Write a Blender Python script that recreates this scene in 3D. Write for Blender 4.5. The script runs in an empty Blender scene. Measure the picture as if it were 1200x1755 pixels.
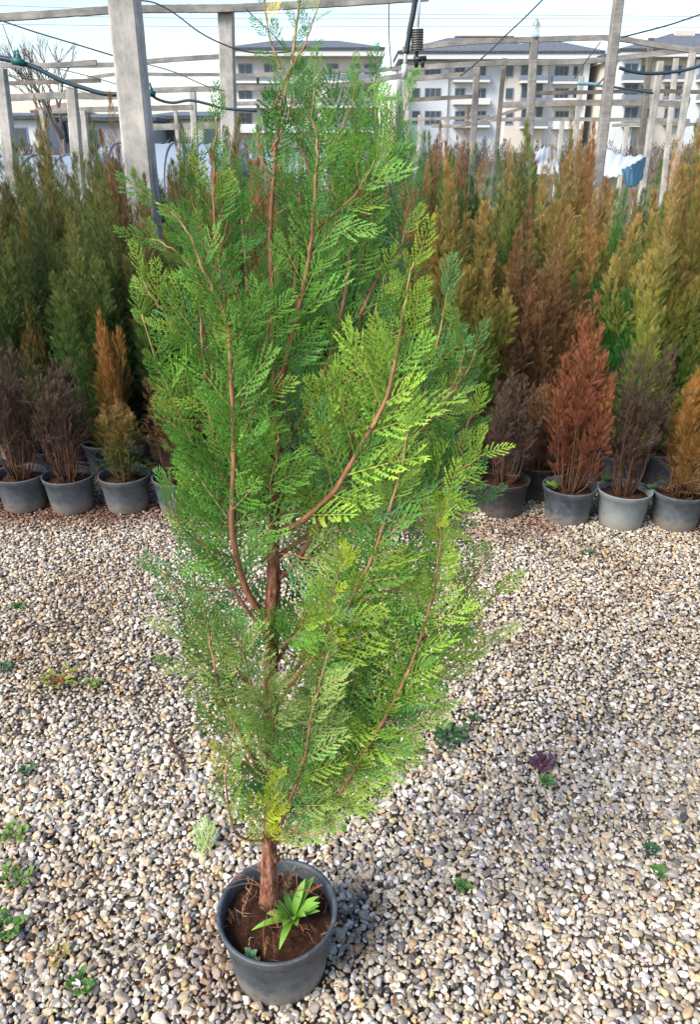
import bpy, math, random
import numpy as np
R = math.radians
rnd = random.Random(7)
rng = np.random.default_rng(11)
sc = bpy.context.scene
col = sc.collection

# ------------------------------------------------------------------ camera
F, TH, H = 1330.0, R(25.24), 1.55          # focal length in photo pixels, pitch, eye height
cam_d = bpy.data.cameras.new('camera'); cam = bpy.data.objects.new('camera', cam_d); col.objects.link(cam)
cam.location = (0, 0, H); cam.rotation_euler = (R(90) - TH, 0, 0)
cam_d.sensor_fit = 'VERTICAL'; cam_d.sensor_height = 24; cam_d.lens = 24 * F / 1755
cam_d.clip_start = .05; cam_d.clip_end = 3000
sc.camera = cam
sc.render.resolution_x, sc.render.resolution_y = 701, 1024

# ------------------------------------------------------------------ light
SUN_EL, SUN_AZ = R(42), R(232)             # azimuth clockwise from +Y: behind the camera, to the left
w = bpy.data.worlds.new("World"); sc.world = w; w.use_nodes = True
nt = w.node_tree; nt.nodes.clear()
sky = nt.nodes.new('ShaderNodeTexSky'); sky.sky_type = 'NISHITA'; sky.sun_disc = False
sky.sun_elevation = SUN_EL; sky.sun_rotation = SUN_AZ
sky.air_density = 1.15; sky.dust_density = 1.2; sky.ozone_density = 1.0
bg = nt.nodes.new('ShaderNodeBackground'); bg.inputs[1].default_value = .098
wo = nt.nodes.new('ShaderNodeOutputWorld')
tnt = nt.nodes.new('ShaderNodeMix'); tnt.data_type = 'RGBA'; tnt.blend_type = 'MULTIPLY'; tnt.inputs[0].default_value = 1; tnt.inputs[7].default_value = (.98, .99, 1.07, 1)
nt.links.new(sky.outputs[0], tnt.inputs[6]); nt.links.new(tnt.outputs[2], bg.inputs[0]); nt.links.new(bg.outputs[0], wo.inputs[0])
sl = bpy.data.lights.new('sun', 'SUN'); sl.energy = 2.3; sl.angle = R(30); sl.color = (1, .93, .82)
sun = bpy.data.objects.new('sun', sl); col.objects.link(sun)
sd = (math.sin(SUN_AZ) * math.cos(SUN_EL), math.cos(SUN_AZ) * math.cos(SUN_EL), math.sin(SUN_EL))
from mathutils import Vector
sun.location = Vector(sd) * 20
sun.rotation_euler = Vector(sd).to_track_quat('Z', 'Y').to_euler()
vs = sc.view_settings
sc.display_settings.display_device = 'sRGB'
vs.view_transform = 'Standard'; vs.look = 'None'; vs.gamma = 1; vs.use_curve_mapping = False
vs.exposure = 1.42
sc.cycles.max_bounces = 6; sc.cycles.diffuse_bounces = 3; sc.cycles.transmission_bounces = 4
sc.cycles.use_denoising = True

# ------------------------------------------------------------------ helpers
CT, ST = math.cos(TH), math.sin(TH)
def at(px, py, D):
    """the place at forward distance D that the photo shows at pixel (px, py)"""
    u, v = (px - 600) / F, (877.5 - py) / F
    d = np.array([u, CT + v * ST, -ST + v * CT])
    return d * (D / d[1]) + np.array([0, 0, H])
def ground_at(px, py, z=0.0):
    u, v = (px - 600) / F, (877.5 - py) / F
    d = np.array([u, CT + v * ST, -ST + v * CT])
    return d * ((z - H) / d[2]) + np.array([0, 0, H])
def proj(P):
    P = np.asarray(P, float); q = P - np.array([0, 0, H])
    z = q[..., 1] * CT - q[..., 2] * ST
    y = q[..., 1] * ST + q[..., 2] * CT
    return 600 + F * q[..., 0] / z, 877.5 - F * y / z
def lin(r, g, b):
    f = lambda c: (c / 255 / 12.92) if c <= 10 else ((c / 255 + .055) / 1.055) ** 2.4
    return np.array([f(r), f(g), f(b)])

class MB:
    def __init__(s): s.V = []; s.F = []; s.C = []; s.n = 0
    def add(s, V, Fc, C=None):
        V = np.asarray(V, float).reshape(-1, 3)
        for f in (Fc if isinstance(Fc, list) else [Fc]):
            f = np.asarray(f, int)
            if f.size: s.F.append(f + s.n)
        s.V.append(V); s.n += len(V)
        if C is None: C = np.ones((len(V), 3)) * .5
        C = np.asarray(C, float)
        if C.ndim == 1: C = np.tile(C, (len(V), 1))
        s.C.append(C)
        return s
    def mesh(s, name, smooth=True, loc=(0, 0, 0)):
        V = np.concatenate(s.V) - np.asarray(loc, float); C = np.concatenate(s.C)
        loops = np.concatenate([f.ravel() for f in s.F])
        tot = np.concatenate([np.full(len(f), f.shape[1]) for f in s.F])
        start = np.concatenate([[0], np.cumsum(tot)[:-1]])
        me = bpy.data.meshes.new(name)
        me.vertices.add(len(V)); me.vertices.foreach_set('co', V.astype(np.float32).ravel())
        me.loops.add(len(loops)); me.loops.foreach_set('vertex_index', loops.astype(np.int32))
        me.polygons.add(len(tot)); me.polygons.foreach_set('loop_start', start.astype(np.int32))
        me.polygons.foreach_set('use_smooth', np.full(len(tot), bool(smooth)))
        a = me.attributes.new('Col', 'FLOAT_COLOR', 'POINT')
        a.data.foreach_set('color', np.concatenate([C, np.ones((len(C), 1))], 1).astype(np.float32).ravel())
        me.update(calc_edges=True)
        return me
    def build(s, name, mat, parent=None, loc=(0, 0, 0), smooth=True):
        me = s.mesh(name, smooth, loc); me.materials.append(mat)
        return link(name, me, parent, loc if parent is None else (0, 0, 0))
def link(name, me, parent=None, loc=(0, 0, 0)):
    o = bpy.data.objects.new(name, me); col.objects.link(o); o.location = loc
    if parent is not None: o.parent = parent
    return o
def tag(o, label=None, cat=None, group=None, kind=None):
    if label: o['label'] = label
    if cat: o['category'] = cat
    if group: o['group'] = group
    if kind: o['kind'] = kind
    return o
def thing(name, label, cat, loc=(0, 0, 0), group=None):
    o = bpy.data.objects.new(name, None); col.objects.link(o); o.location = loc; o.empty_display_size = .05
    return tag(o, label, cat, group)

def smooth_path(pts, n):
    P = np.asarray(pts, float)
    if len(P) < 3:
        t = np.linspace(0, 1, n)[:, None]; return P[0] * (1 - t) + P[-1] * t
    Q = np.vstack([2 * P[0] - P[1], P, 2 * P[-1] - P[-2]])
    seg = np.linspace(0, len(P) - 1 - 1e-6, n); i = seg.astype(int); t = (seg - i)[:, None]
    a, b, c, d = Q[i], Q[i + 1], Q[i + 2], Q[i + 3]
    return .5 * (2 * b + (c - a) * t + (2 * a - 5 * b + 4 * c - d) * t ** 2 + (3 * b - a - 3 * c + d) * t ** 3)
def nrm(v): return v / (np.linalg.norm(v, axis=-1, keepdims=True) + 1e-12)
def tube(path, rad, k=8, cap=True):
    P = np.asarray(path, float); n = len(P); rad = np.broadcast_to(np.asarray(rad, float), (n,))
    T = nrm(np.gradient(P, axis=0)); ref = np.array([0, 0, 1.]) if abs(T[0][2]) < .9 else np.array([0, 1., 0])
    N = np.zeros_like(P); u = nrm(np.cross(T[0], ref))
    for i in range(n):
        u = nrm(u - T[i] * np.dot(u, T[i])); N[i] = u
    B = np.cross(T, N); a = np.linspace(0, 2 * np.pi, k, endpoint=False)
    V = (P[:, None] + rad[:, None, None] * (np.cos(a)[None, :, None] * N[:, None] + np.sin(a)[None, :, None] * B[:, None])).reshape(-1, 3)
    i, j = np.meshgrid(np.arange(n - 1), np.arange(k), indexing='ij'); i = i.ravel(); j = j.ravel(); j2 = (j + 1) % k
    Fq = np.stack([i * k + j, (i + 1) * k + j, (i + 1) * k + j2, i * k + j2], 1)
    Fl = [Fq]
    if cap:
        V = np.vstack([V, P[0], P[-1]]); jj = np.arange(k); j3 = (jj + 1) % k
        Fl.append(np.stack([np.full(k, n * k), jj, j3], 1)); Fl.append(np.stack([np.full(k, n * k + 1), (n - 1) * k + j3, (n - 1) * k + jj], 1))
    return V, Fl
def box(x0, x1, y0, y1, z0, z1):
    V = np.array([[x, y, z] for z in (z0, z1) for y in (y0, y1) for x in (x0, x1)], float)
    return V, np.array([[0, 2, 3, 1], [4, 5, 7, 6], [0, 1, 5, 4], [2, 6, 7, 3], [0, 4, 6, 2], [1, 3, 7, 5]])
def lathe(prof, k=48, loc=(0, 0, 0), wob=None):
    prof = np.asarray(prof, float); n = len(prof); a = np.linspace(0, 2 * np.pi, k, endpoint=False)
    r = prof[:, 0][:, None] * (1 if wob is None else wob(a, prof[:, 1][:, None]))
    V = np.stack([r * np.cos(a), r * np.sin(a), np.broadcast_to(prof[:, 1][:, None], (n, k))], -1).reshape(-1, 3) + np.asarray(loc)
    i, j = np.meshgrid(np.arange(n - 1), np.arange(k), indexing='ij'); i = i.ravel(); j = j.ravel(); j2 = (j + 1) % k
    return V, np.stack([i * k + j, i * k + j2, (i + 1) * k + j2, (i + 1) * k + j], 1)

# ------------------------------------------------------------------ materials
def mat(name, base=(.5, .5, .5), rough=.7, spec=.3, build=None):
    m = bpy.data.materials.new(name); m.use_nodes = True; n = m.node_tree
    b = n.nodes['Principled BSDF']; b.inputs['Base Color'].default_value = (*base, 1)
    b.inputs['Roughness'].default_value = rough; b.inputs['Specular IOR Level'].default_value = spec
    if build: build(n, b)
    return m
def N(n, t, **kw):
    x = n.nodes.new(t)
    for k, v in kw.items():
        if k in x.inputs: x.inputs[k].default_value = v
        else: setattr(x, k, v)
    return x
def noise(n, scale, detail=4, rough=.6, vec=None, stretch=None):
    x = N(n, 'ShaderNodeTexNoise'); x.inputs['Scale'].default_value = scale; x.inputs['Detail'].default_value = detail; x.inputs['Roughness'].default_value = rough
    tc = N(n, 'ShaderNodeTexCoord'); mp = N(n, 'ShaderNodeMapping')
    if stretch: mp.inputs['Scale'].default_value = stretch
    n.links.new(tc.outputs['Object'], mp.inputs[0]); n.links.new(mp.outputs[0], x.inputs['Vector'])
    return x
def ramp(n, fac, stops):
    r = N(n, 'ShaderNodeValToRGB'); e = r.color_ramp.elements
    while len(e) < len(stops): e.new(.5)
    for s, (p, c) in zip(e, stops): s.position = p; s.color = (*c, 1)
    n.links.new(fac, r.inputs[0]); return r
def mixc(n, fac, a, b, mode='MIX'):
    m = N(n, 'ShaderNodeMix'); m.data_type = 'RGBA'; m.blend_type = mode
    for sock, v in ((m.inputs[0], fac), (m.inputs[6], a), (m.inputs[7], b)):
        if hasattr(v, 'links'): n.links.new(v, sock)
        elif isinstance(v, (int, float)): sock.default_value = v
        else: sock.default_value = (*v, 1)
    return m.outputs[2]
def bump(n, b, fac, strength=.3, dist=.01):
    x = N(n, 'ShaderNodeBump'); x.inputs['Strength'].default_value = strength; x.inputs['Distance'].default_value = dist
    n.links.new(fac, x.inputs['Height']); n.links.new(x.outputs[0], b.inputs['Normal'])

def foliage_mat(name, transl=.28, vary=0.0):
    m = bpy.data.materials.new(name); m.use_nodes = True; n = m.node_tree; b = n.nodes['Principled BSDF']; out = n.nodes['Material Output']
    at_ = N(n, 'ShaderNodeAttribute'); at_.attribute_name = 'Col'; c = at_.outputs['Color']
    if vary:
        oi = N(n, 'ShaderNodeObjectInfo'); hsv = N(n, 'ShaderNodeHueSaturation')
        mr = N(n, 'ShaderNodeMapRange'); mr.inputs[3].default_value = .5 - vary * .12; mr.inputs[4].default_value = .5 + vary * .12
        n.links.new(oi.outputs['Random'], mr.inputs[0]); n.links.new(mr.outputs[0], hsv.inputs['Hue']); n.links.new(c, hsv.inputs['Color']); c = hsv.outputs[0]
    n.links.new(c, b.inputs['Base Color']); b.inputs['Roughness'].default_value = .5; b.inputs['Specular IOR Level'].default_value = .35
    t = N(n, 'ShaderNodeBsdfTranslucent'); tc = mixc(n, .5, c, (.30, .38, .03), 'MULTIPLY')
    tc = mixc(n, .2, c, (.24, .36, .03)); n.links.new(tc if not vary else c, t.inputs[0])
    mx = N(n, 'ShaderNodeMixShader'); mx.inputs[0].default_value = transl
    n.links.new(b.outputs[0], mx.inputs[1]); n.links.new(t.outputs[0], mx.inputs[2]); n.links.new(mx.outputs[0], out.inputs[0])
    return m
M = {}
M['foliage'] = foliage_mat('cypress_foliage', .34)
M['shrub'] = foliage_mat('shrub_foliage', .25, .04)
M['weed'] = foliage_mat('weed_leaf', .25)
def _bark(n, b):
    x = noise(n, 110, 6, .75, stretch=(1, 1, .3)); r = ramp(n, x.outputs[0], [(.34, (.04, .015, .010)), (.5, (.20, .075, .042)), (.66, (.42, .24, .16))])
    n.links.new(r.outputs[0], b.inputs['Base Color']); bump(n, b, x.outputs[0], .8, .004)
M['bark'] = mat('bark', rough=.8, spec=.2, build=_bark)
def _bark2(n, b):
    at_ = N(n, 'ShaderNodeAttribute'); at_.attribute_name = 'Col'
    x = noise(n, 90, 4, .7, stretch=(1, 1, .3)); r = ramp(n, x.outputs[0], [(.3, (.45, .42, .4)), (.65, (1.25, 1.2, 1.15))])
    n.links.new(mixc(n, 1., at_.outputs['Color'], r.outputs[0], 'MULTIPLY'), b.inputs['Base Color']); bump(n, b, x.outputs[0], .5, .002)
M['twig'] = mat('twig_bark', rough=.75, spec=.2, build=_bark2)
def _pot(dark, light, dirt):
    def f(n, b):
        x = noise(n, 11, 6, .72); r = ramp(n, x.outputs[0], [(.36, dark), (.62, light)])
        y = noise(n, 45, 6, .75); tc = N(n, 'ShaderNodeTexCoord'); sp = N(n, 'ShaderNodeSeparateXYZ'); n.links.new(tc.outputs['Object'], sp.inputs[0])
        mr = N(n, 'ShaderNodeMapRange'); mr.inputs[1].default_value = .075; mr.inputs[2].default_value = .0; n.links.new(sp.outputs[2], mr.inputs[0])
        mu = N(n, 'ShaderNodeMath'); mu.operation = 'MULTIPLY'; n.links.new(mr.outputs[0], mu.inputs[0]); n.links.new(x.outputs[0], mu.inputs[1])
        ad = N(n, 'ShaderNodeMath'); ad.operation = 'MULTIPLY_ADD'; ad.inputs[1].default_value = .5; n.links.new(y.outputs[0], ad.inputs[0]); n.links.new(mu.outputs[0], ad.inputs[2])
        fr = ramp(n, ad.outputs[0], [(.27, (0, 0, 0)), (.55, (.9, .9, .9))])
        n.links.new(mixc(n, fr.outputs[0], r.outputs[0], dirt), b.inputs['Base Color'])
        rr = N(n, 'ShaderNodeMapRange'); rr.inputs[3].default_value = .38; rr.inputs[4].default_value = .75; n.links.new(y.outputs[0], rr.inputs[0]); n.links.new(rr.outputs[0], b.inputs['Roughness'])
        bump(n, b, y.outputs[0], .12, .002)
    return f
M['pot'] = mat('grey_plastic_pot', spec=.5, build=_pot((.026, .034, .042), (.078, .094, .108), (.20, .185, .16)))
M['pot_mid'] = mat('mid_grey_plastic_pot', spec=.45, build=_pot((.05, .06, .07), (.095, .11, .122), (.20, .175, .145)))
M['pot_pale'] = mat('pale_grey_plastic_pot', spec=.4, build=_pot((.14, .165, .165), (.20, .23, .225), (.28, .26, .23)))
M['pot_black'] = mat('black_plastic_pot', spec=.4, build=_pot((.018, .017, .018), (.04, .038, .04), (.10, .085, .07)))
def _soil(n, b):
    x = noise(n, 60, 8, .75); r = ramp(n, x.outputs[0], [(.3, (.012, .006, .004)), (.55, (.055, .024, .014)), (.78, (.15, .075, .045))])
    n.links.new(r.outputs[0], b.inputs['Base Color']); bump(n, b, x.outputs[0], 1., .008)
M['soil'] = mat('potting_soil', rough=.95, spec=.1, build=_soil)
def _peb(n, b):
    at_ = N(n, 'ShaderNodeAttribute'); at_.attribute_name = 'Col'
    x = noise(n, 160, 4, .7); r = ramp(n, x.outputs[0], [(.3, (.72, .7, .68)), (.7, (1.12, 1.1, 1.08))])
    n.links.new(mixc(n, 1., at_.outputs['Color'], r.outputs[0], 'MULTIPLY'), b.inputs['Base Color']); bump(n, b, x.outputs[0], .25, .002)
M['pebble'] = mat('river_gravel', rough=.55, spec=.35, build=_peb)
def _ground(n, b):
    x = noise(n, 70, 8, .8); y = noise(n, .6, 4, .6)
    r = ramp(n, x.outputs[0], [(.35, (.05, .038, .028)), (.55, (.16, .13, .10)), (.7, (.40, .36, .31))])
    g = ramp(n, y.outputs[0], [(.42, (0, 0, 0)), (.6, (1, 1, 1))])
    tc = N(n, 'ShaderNodeTexCoord'); sp = N(n, 'ShaderNodeSeparateXYZ'); n.links.new(tc.outputs['Object'], sp.inputs[0])
    n.links.new(mixc(n, g.outputs[0], r.outputs[0], (.11, .12, .05)), b.inputs['Base Color'])
    mr = N(n, 'ShaderNodeMapRange'); mr.inputs[1].default_value = 7; mr.inputs[2].default_value = 12; n.links.new(sp.outputs[1], mr.inputs[0])
    mm = N(n, 'ShaderNodeMath'); mm.operation = 'MULTIPLY'; n.links.new(mr.outputs[0], mm.inputs[0]); n.links.new(g.outputs[0], mm.inputs[1])
    n.links.new(mixc(n, mm.outputs[0], r.outputs[0], (.11, .12, .05)), b.inputs['Base Color'])
M['ground'] = mat('ground_earth', rough=.95, spec=.1, build=_ground)
def _conc(a, c, sc_=22, st=(1, 1, .25)):
    def f(n, b):
        x = noise(n, sc_, 8, .78, stretch=st); y = noise(n, 5, 5, .65)
        r = ramp(n, x.outputs[0], [(.32, a), (.68, c)])
        q = ramp(n, y.outputs[0], [(.35, (.58, .60, .60)), (.62, (1.12, 1.1, 1.06))])
        n.links.new(mixc(n, 1., r.outputs[0], q.outputs[0], 'MULTIPLY'), b.inputs['Base Color']); bump(n, b, x.outputs[0], .4, .004)
    return f
M['concrete'] = mat('weathered_concrete', rough=.9, spec=.15, build=_conc((.34, .325, .295), (.54, .52, .48)))
M['timber'] = mat('weathered_timber', rough=.85, spec=.15, build=_conc((.19, .18, .165), (.36, .345, .32), 30, (.15, 1, 1)))
M['timber_dark'] = mat('dark_timber', rough=.85, spec=.15, build=_conc((.13, .115, .10), (.25, .225, .195), 30, (.15, 1, 1)))
M['cable'] = mat('black_rubber', (.025, .03, .035), .45, .4)
M['wire'] = mat('grey_wire', (.10, .11, .12), .6, .4)
M['powerline'] = mat('power_line', (.22, .25, .28), .6, .3)
M['hose'] = mat('blue_black_hose', (.03, .055, .075), .35, .5)
M['bluehose'] = mat('pale_blue_hose', (.16, .30, .36), .4, .4)
M['clip'] = mat('teal_clip', (.01, .10, .10), .5, .4)
M['cream'] = mat('cream_plastic', (.62, .58, .46), .5, .4)
M['tubeplastic'] = mat('translucent_grey_tube', (.42, .44, .44), .4, .4)
M['glassy'] = mat('clear_plastic', (.75, .8, .82), .15, .5); M['glassy'].node_tree.nodes['Principled BSDF'].inputs['Transmission Weight'].default_value = .8
M['blackplastic'] = mat('black_plastic', (.02, .02, .022), .4, .5)
def _wall(c):
    def f(n, b):
        x = noise(n, .5, 5, .6); r = ramp(n, x.outputs[0], [(.3, tuple(v * .9 for v in c)), (.7, tuple(min(1, v * 1.05) for v in c))])
        n.links.new(r.outputs[0], b.inputs['Base Color'])
    return f
M['white_wall'] = mat('white_render', rough=.9, spec=.1, build=_wall((.60, .625, .64)))
M['cream_wall'] = mat('cream_render', rough=.9, spec=.1, build=_wall((.58, .54, .48)))
M['grey_wall'] = mat('grey_render', rough=.9, spec=.1, build=_wall((.30, .32, .34)))
M['band'] = mat('white_eave', (.6, .6, .6), .8, .1)
M['slate'] = mat('slate_roof', rough=.75, spec=.2, build=_conc((.11, .128, .155), (.155, .175, .21), 3, (1, 1, 1)))
M['redroof'] = mat('pale_tile_roof', rough=.85, spec=.2, build=_conc((.25, .15, .11), (.38, .24, .18), 3, (1, 1, 1)))
M['glass'] = mat('window_glass', (.045, .07, .095), .15, .5)
M['winframe'] = mat('window_frame', (.22, .26, .29), .5, .3)
M['rail'] = mat('balcony_rail', (.16, .20, .24), .3, .5)
M['plastic_film'] = mat('greenhouse_film', rough=.45, spec=.4, build=_wall((.24, .29, .33)))
M['tarp'] = mat('white_tarp', rough=.55, spec=.3, build=_wall((.42, .45, .47)))
M['bluetarp'] = mat('blue_tarp', rough=.6, spec=.3, build=_wall((.05, .13, .19)))
M['barktree'] = mat('bare_tree_bark', (.16, .135, .12), .9, .1)

# ------------------------------------------------------------------ ground and gravel
g = MB()
nx, ny = 90, 90
gx = np.sign(np.linspace(-1, 1, nx)) * np.abs(np.linspace(-1, 1, nx)) ** 3 * 900
gy = -30 + (np.linspace(0, 1, ny) ** 3) * 1500
GX, GY = np.meshgrid(gx, gy); GZ = np.full_like(GX, -.012)
i, j = np.meshgrid(np.arange(ny - 1), np.arange(nx - 1), indexing='ij'); i = i.ravel(); j = j.ravel()
g.add(np.stack([GX, GY, GZ], -1).reshape(-1, 3), np.stack([i * nx + j, i * nx + j + 1, (i + 1) * nx + j + 1, (i + 1) * nx + j], 1))
ground = g.build('ground', M['ground']); tag(ground, 'brown earth ground under the gravel yard', 'ground', kind='structure')

def icosphere(sub):
    t = (1 + 5 ** .5) / 2
    V = [(-1, t, 0), (1, t, 0), (-1, -t, 0), (1, -t, 0), (0, -1, t), (0, 1, t), (0, -1, -t), (0, 1, -t), (t, 0, -1), (t, 0, 1), (-t, 0, -1), (-t, 0, 1)]
    V = [np.array(v) / np.linalg.norm(v) for v in V]
    Fc = [(0, 11, 5), (0, 5, 1), (0, 1, 7), (0, 7, 10), (0, 10, 11), (1, 5, 9), (5, 11, 4), (11, 10, 2), (10, 7, 6), (7, 1, 8), (3, 9, 4), (3, 4, 2), (3, 2, 6), (3, 6, 8), (3, 8, 9), (4, 9, 5), (2, 4, 11), (6, 2, 10), (8, 6, 7), (9, 8, 1)]
    for _ in range(sub):
        cache = {}; G = []
        def mid(a, b):
            k = (min(a, b), max(a, b))
            if k not in cache:
                v = V[a] + V[b]; V.append(v / np.linalg.norm(v)); cache[k] = len(V) - 1
            return cache[k]
        for a, b, c in Fc:
            x, y, z = mid(a, b), mid(b, c), mid(c, a); G += [(a, x, z), (b, y, x), (c, z, y), (x, y, z)]
        Fc = G
    return np.array(V), np.array(Fc)
def pebble_shapes(sub, n):
    V0, F0 = icosphere(sub); out = []
    for _ in range(n):
        V = V0.copy()
        for _ in range(9):
            nn = nrm(rng.normal(size=3)); d = rng.uniform(.5, .8); s = V @ nn
            V = V - np.where(s > d, (s - d) * .9, 0)[:, None] * nn
        V *= np.array([rng.uniform(.85, 1.35), rng.uniform(.7, 1.0), rng.uniform(.45, .7)])
        out.append(V)
    return np.array(out), F0
def rotmats(n, tilt):
    a = rng.uniform(0, 2 * np.pi, n); c, s = np.cos(a), np.sin(a)
    Rz = np.zeros((n, 3, 3)); Rz[:, 0, 0] = c; Rz[:, 0, 1] = -s; Rz[:, 1, 0] = s; Rz[:, 1, 1] = c; Rz[:, 2, 2] = 1
    b = rng.normal(0, tilt, n); c, s = np.cos(b), np.sin(b)
    Rx = np.zeros((n, 3, 3)); Rx[:, 0, 0] = 1; Rx[:, 1, 1] = c; Rx[:, 1, 2] = -s; Rx[:, 2, 1] = s; Rx[:, 2, 2] = c
    a2 = rng.uniform(0, 2 * np.pi, n); c, s = np.cos(a2), np.sin(a2)
    Rw = np.zeros((n, 3, 3)); Rw[:, 0, 0] = c; Rw[:, 0, 1] = -s; Rw[:, 1, 0] = s; Rw[:, 1, 1] = c; Rw[:, 2, 2] = 1
    return Rw @ Rx @ Rz
POT_XY = ground_at(481, 1652)[:2]        # foot of the foreground pot
PEB_COL = [((225, 218, 205), 5), ((240, 236, 228), 3), ((205, 190, 165), 5), ((190, 180, 165), 5), ((158, 150, 140), 3), ((205, 178, 142), 2.0), ((186, 152, 118), .5), ((128, 124, 120), 1.6), ((172, 172, 172), 2), ((85, 80, 78), .8), ((215, 200, 150), .7)]
PC = np.array([lin(*c) for c, _ in PEB_COL]) * .80; PW = np.array([w_ for _, w_ in PEB_COL]); PW /= PW.sum()
def vnoise(x, y, s, seed):
    r = np.random.default_rng(seed); G = r.random((64, 64)); x = x * s + 20; y = y * s + 20
    xi, yi = np.floor(x).astype(int), np.floor(y).astype(int); fx, fy = x - xi, y - yi; fx = fx * fx * (3 - 2 * fx); fy = fy * fy * (3 - 2 * fy)
    g = lambda a, b: G[a % 64, b % 64]
    return (g(xi, yi) * (1 - fx) + g(xi + 1, yi) * fx) * (1 - fy) + (g(xi, yi + 1) * (1 - fx) + g(xi + 1, yi + 1) * fx) * fy
gravel = MB()
def scatter(y0, y1, step, sub, smin, smax, zoff=0.0, keep=1.0):
    Y = np.arange(y0, y1, step * .87); pts = []
    for k, y in enumerate(Y):
        hw = .50 * (y * .9045 + .66) + .55
        x = np.arange(-hw, hw, step) + (k % 2) * step / 2; pts.append(np.stack([x, np.full_like(x, y)], 1))
    P = np.concatenate(pts); P += rng.uniform(-.42, .42, P.shape) * step
    if keep < 1: P = P[rng.random(len(P)) < keep]
    P = P[np.hypot(P[:, 0] - POT_XY[0], P[:, 1] - POT_XY[1]) > .097]
    soil = vnoise(P[:, 0], P[:, 1], 3.5, 3)
    n = len(P); S, F0 = pebble_shapes(sub, 24); k = rng.integers(0, 24, n)
    size = smin + (smax - smin) * rng.random(n) ** 1.8
    V = np.einsum('nij,nvj->nvi', rotmats(n, .45), S[k] * size[:, None, None])
    # gentle unevenness of the yard
    z = (vnoise(P[:, 0], P[:, 1], 2.2, 5) - .5) * .014 + rng.normal(0, .0022, n) + zoff
    V += np.stack([P[:, 0], P[:, 1], z], 1)[:, None]
    C = PC[rng.choice(len(PC), n, p=PW)] * rng.uniform(.8, 1.12, (n, 1))
    tint = vnoise(P[:, 0], P[:, 1], 1.6, 9)[:, None]           # warm and cool patches
    C = C * (np.array([1.05, .99, .90]) * (1 - tint) + np.array([1.0, .995, .97]) * tint)
    # reddish potting soil spilled along the pot row and by the foreground pot
    d = np.clip(1.35 - np.abs(P[:, 1] - 3.22 + .05 * P[:, 0]) / .17, 0, 1) * np.clip(soil * 3.2 - .75, 0, 1)
    d = np.maximum(d, np.clip(1.2 - np.hypot(P[:, 0] - POT_XY[0] + .13, (P[:, 1] - POT_XY[1] - .02) * .8) / .10, 0, .75) * np.clip(soil + .3, 0, 1))
    d = (d * rng.uniform(.5, 1.2, n)).clip(0, .9)[:, None]
    C = C * (1 - d) + np.array([.13, .045, .022]) * d
    dm = (np.clip(vnoise(P[:, 0], P[:, 1], 4.5, 21) - .62, 0, 1) * 2.2 * rng.random(n)).clip(0, .7)[:, None]   # damp earthy stones
    C = C * (1 - dm) + C * np.array([.5, .36, .24]) * dm
    nv = S.shape[1]; Fa = (F0[None] + (np.arange(n) * nv)[:, None, None]).reshape(-1, 3)
    gravel.add(V.reshape(-1, 3), Fa, np.repeat(C, nv, 0))
scatter(.42, 1.75, .0114, 2, .0046, .0118)
scatter(.42, 1.75, .024, 2, .006, .0138, .0045, .65)
scatter(1.75, 3.9, .0128, 1, .0052, .0120)
scatter(1.75, 3.9, .028, 1, .006, .0135, .0045, .65)
go = gravel.build('gravel', M['pebble']); tag(go, 'pale grey and tan river gravel covering the yard', 'gravel', kind='stuff')

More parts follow.
